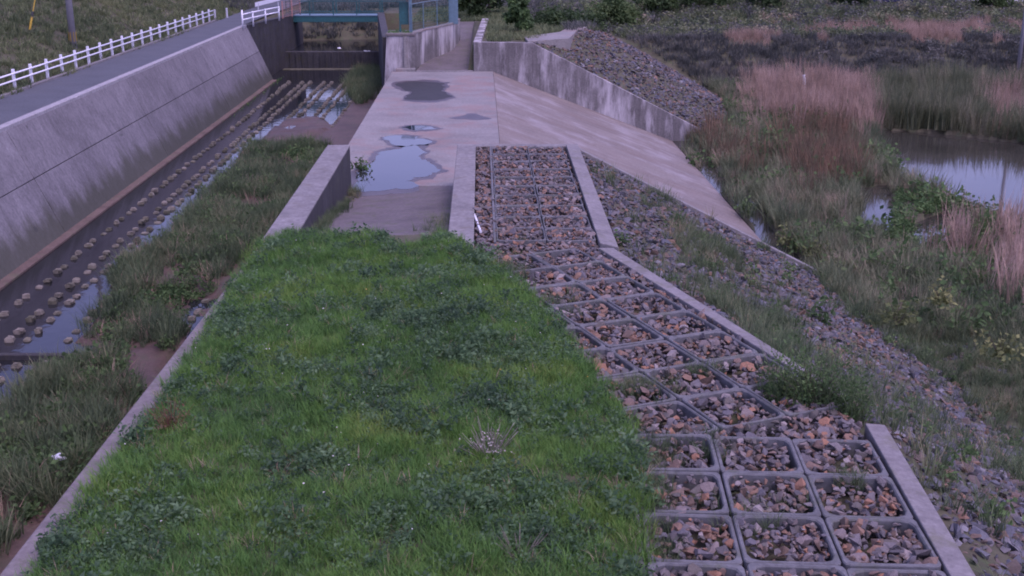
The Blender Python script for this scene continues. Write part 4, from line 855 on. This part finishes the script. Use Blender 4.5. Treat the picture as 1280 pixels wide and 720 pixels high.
sc2('far_dark_scrub', scr & (rn >= .15) | (dark & (rn < .1) & (pp[:, 0] > 1000)), T_SCRUB, .5, 1.2, 'low dark scrub on the far bank', 'scrub')
x, y = field(-5, 10, 74, 104, 6); z = ground_h(x, y); P = np.stack([x, y, z], -1); pp = proj(P)
k = (((x > .5) & (z > -.5)) | ((x > 6) & (y > 84)) | (y > 90)) & ~inpoly(pp, [(640, 60), (735, 30), (735, 44), (660, 56)]) & vis_keep(P) & ~inpoly(pp, FR); P = P[k]; n = len(P)
scatter('far_crest_grass', P, zrot(n), RNG.uniform(.7, 1.4, n), T_HILL, 'grass on the far crest above the pale wall', 'grass')
# hill on the left
x, y = field(-36, -20.75, 38, 128, 11); z = ground_h(x, y); P = np.stack([x, y, z], -1); k = vis_keep(P) & ~((x < -26.2) & (x > -31.9)); P = P[k]; n = len(P)
scatter('hill_grass', P, zrot(n), RNG.uniform(.6, 1.25, n), T_HILL, 'green grass covering the slope above the white fence', 'grass')
x, y = field(-20.75, -20.45, 30, 95, 12); P = np.stack([x, y, np.full(len(x), -.02)], -1); k = fbm(x, y, 3, 77) > .5; P = P[k]; n = len(P)
scatter('verge_grass', P, zrot(n), RNG.uniform(.5, 1.0, n), T_HILL, 'tufts along the kerb below the white fence', 'grass')
# banks behind the footbridge
x, y = field(-26, 8, 103, 126, 5); z = ground_h(x, y); P = np.stack([x, y, z], -1); k = (z > -2.6) & vis_keep(P) & ~((x < -16.4) & (x > -20.7)); P = P[k]; n = len(P)
scatter('upstream_bank_grass', P, zrot(n), RNG.uniform(.7, 1.5, n), T_DARK, 'dark grass on the banks behind the footbridge', 'grass')

# ------------------------------------------------------------------ trees and hedge
def tree(name, x, y, zb, h, rad, seed, label, group=None, low=.12, mat='tree'):
    e = empty(name, (x, y, zb), label, 'tree', group); r = random.Random(seed); m = MB()
    m.bar((0, 0, -.1), (0, 0, h*.55), .04*h, 8, .02*h)
    for k in range(6):
        a = k*1.05+r.random(); q = h*r.uniform(.15, .5); m.bar((0, 0, q), (math.cos(a)*rad*.7, math.sin(a)*rad*.7, q+h*.25), .014*h, 6, .006*h)
    me = bpy.data.meshes.new('trunk'); me.from_pydata(m.v, [], m.f); me.update(); me.materials.append(M['bark']); o = bpy.data.objects.new('trunk', me); COL.objects.link(o); o.parent = e
    V = []
    for k in range(9):
        a = r.uniform(0, 6.28); q = rad*.62*math.sqrt(r.random()); zc = h*r.uniform(low, .82); rr = rad*r.uniform(.38, .62)
        V.append(leafy_data(330, rr, rr, rr*.85, .2, .32, seed*10+k)+np.array([q*math.cos(a), q*math.sin(a), zc]))
        W = leafy_data(170, rr, rr, rr*.6, .2, .32, seed*10+k+500); W[:, 2] *= -1; V.append(W+np.array([q*math.cos(a), q*math.sin(a), zc]))
    V = np.concatenate(V); me = np_mesh('crown', V, np.arange(len(V)), 4); me.materials.append(M[mat]); o = bpy.data.objects.new('crown', me); COL.objects.link(o); o.parent = e; return e
tr = [(592, 93, 3.4, 2.2, 'dense dark tree behind the end of the curved wall'), (612, 97, 4.0, 2.4, 'dark tree standing left of the bright shrub on the crest'), (672, 98, 4.2, 2.5, 'dark tree standing right of the bright shrub on the crest'), (704, 95, 4.2, 2.4, 'dark tree behind the pale L-shaped kerb'), (735, 100, 4.4, 2.6, 'dark tree at the corner of the far bank')]
for i, (px, Y, h, rd, lab) in enumerate(tr):
    X = bpY(px, 20, Y)[0]; tree('dark_tree', X, Y, float(ground_h(np.array([X]), np.array([float(Y)]))[0]), h, rd, 3+i, lab, low=.1)
X = bpY(648, 45, 79.5)[0]; tree('crest_shrub', X, 79.5, .1, 2.5, 1.15, 21, 'bright green bushy shrub on top of the pale wall', low=.2, mat='bush')
hd = [(765, 112, 2.6, 3.0), (825, 116, 2.6, 3.2), (880, 118, 2.8, 3.2), (960, 118, 2.4, 2.6), (1060, 119, 1.6, 2.0), (1240, 117, 1.8, 2.2)]
hl = ['dark scrubby tree at the left end of the far hedge', 'broad dark hedge tree next to the left-end tree of the hedge', 'dense hedge tree in the middle of the far bank top', 'smaller hedge tree on the far bank before the car', 'low round hedge bush next to the blue car', 'low green bush near the white cars on the far bank']
for i, (px, Y, h, rd) in enumerate(hd):
    X = bpY(px, 10, Y)[0]; tree('hedge_tree', X, Y, float(ground_h(np.array([X]), np.array([float(Y)]))[0])-.1, h, rd, 31+i, hl[i], 'hedge on the far bank', low=.08)
X, Y = bpY(1271, 100, 98)[0], 98.0
up2 = empty('utility_pole', (X, Y, -5), 'tall thin dark utility pole on the far bank by the pond', 'utility pole')
MB().bar((X, Y, -5.6), (X, Y, 7.5), .17, 12, .12).build('shaft', M['pole'], up2, smooth=True); MB().box(X-.8, X+.8, Y-.06, Y+.06, 6.6, 6.72).build('crossarm', M['wire'], up2)

# ------------------------------------------------------------------ houses and cars at the top of the far bank
def house(px, Y, wd_, dp, h, wall, label):
    x, _, _ = bpY(px, 5, Y); zb = -.62; e = empty('house', (x, Y, zb), label, 'house')
    MB().box(x-wd_/2, x+wd_/2, Y, Y+dp, zb-.3, h).build('wall', M[wall], e)
    MB().box(x-wd_/2-.05, x+wd_/2+.05, Y-.05, Y+dp+.05, zb-.3, zb+.25).build('base', M['pole'], e)
    rf = MB().add([(x-wd_/2-.5, Y-.5, h), (x+wd_/2+.5, Y-.5, h), (x+wd_/2+.5, Y+dp+.5, h), (x-wd_/2-.5, Y+dp+.5, h), (x-wd_/2-.5, Y+dp/2, h+1.8), (x+wd_/2+.5, Y+dp/2, h+1.8)], [(0, 1, 5, 4), (2, 3, 4, 5), (1, 2, 5), (3, 0, 4), (3, 2, 1, 0)]).build('roof', M['tile'], e)
    n = int(wd_//2.2)
    for k in range(n):
        for zz in (.5, 3.0):
            cx_ = x-wd_/2+(k+.5)*wd_/n; f = MB().box(cx_-.65, cx_+.65, Y-.06, Y-.003, zz, zz+1.2).build('window', M['dullwhite'], e)
            MB().box(cx_-.57, cx_+.57, Y-.09, Y-.062, zz+.07, zz+1.13).build('pane', M['glass'], f)
    MB().box(x-.45, x+.45, Y-.1, Y-.005, zb, zb+2.0).build('door', M['bluewall'], e)
house(1098, 126, 7, 6, 5.0, 'plaster', 'house with pale plaster wall foot behind the blue car'); house(1172, 124, 6.5, 6, 5.0, 'plaster', 'pinkish house front at the top of the far bank'); house(1205, 127, 5, 6, 5.0, 'bluewall', 'blue clad house beside the pinkish house front'); house(1262, 127, 7, 6, 5, 'bluewall', 'blue clad house behind the white car near the pole')
def car(px, Y, mat, label, group=None):
    x, _, _ = bpY(px, 5, Y); z0 = -.58; e = empty('parked_car', (x, Y, z0), label, 'car', group)
    prof = [(-2.1, .25), (2.1, .25), (2.15, .75), (1.35, .9), (.8, 1.42), (-1.1, 1.45), (-1.85, .95), (-2.15, .85)]; n = len(prof)
    m = MB(); m.add([(x+p, Y-.8, z0+q) for p, q in prof]+[(x+p, Y+.8, z0+q) for p, q in prof], [tuple(range(n)), tuple(range(n, 2*n))[::-1]]+[(i+n, (i+1) % n+n, (i+1) % n, i) for i in range(n)]); m.build('body', M[mat], e, bevel=.06)
    for wx in (-1.3, 1.3):
        for wy in (-.78, .78):
            t = MB().bar((x+wx, Y+wy-.1, z0+.3), (x+wx, Y+wy+.1, z0+.3), .31, 14).build('wheel', M['tyre'], e); MB().bar((x+wx, Y+wy-.115, z0+.3), (x+wx, Y+wy-.101, z0+.3), .19, 10).build('rim', M['pole'], t)
    MB().add([(x-1.45, Y-.84, z0+.95), (x+1.0, Y-.84, z0+.95), (x+.65, Y-.83, z0+1.36), (x-1.0, Y-.83, z0+1.38)], [(0, 1, 2, 3)]).build('side_window', M['glass'], e)
car(1112, 120.5, 'carblue', 'dark blue car parked at the top of the far bank'); car(1216, 121.2, 'carwhite', 'white car parked in front of the blue clad house'); car(1262, 120.2, 'carwhite', 'white car parked close to the thin utility pole')
# white sign board and small posts beside the road end
sb = empty('road_barrier', (-19.8, 96, 0), 'low white board barrier on the far side of the road', 'barrier')
q0 = bp(319, 10, .35); q1 = bp(350, 2, .35)
MB().hexa([(q0[0], q0[1], .45), (q1[0], q1[1], .45), (q1[0], q1[1]+.1, .45), (q0[0], q0[1]+.1, .45)], [(q0[0], q0[1], .8), (q1[0], q1[1], .8), (q1[0], q1[1]+.1, .8), (q0[0], q0[1]+.1, .8)]).build('board', M['white'], sb)
for t in (.1, .9): MB().bar((q0[0]+(q1[0]-q0[0])*t, q0[1]+(q1[1]-q0[1])*t+.15, -.1), (q0[0]+(q1[0]-q0[0])*t, q0[1]+(q1[1]-q0[1])*t+.15, .75), .05, 6).build('post', M['dullwhite'], sb)
for px, py in ((269, 24), (284, 22)):
    q = bp(px, py, 0); tag(MB().box(q[0]-.07, q[0]+.07, q[1]-.07, q[1]+.07, -.2, .75).build('marker_post', M['dullwhite'], bevel=.02), 'short weathered white marker post past the end of the white fence', 'post', 'marker posts past the fence')
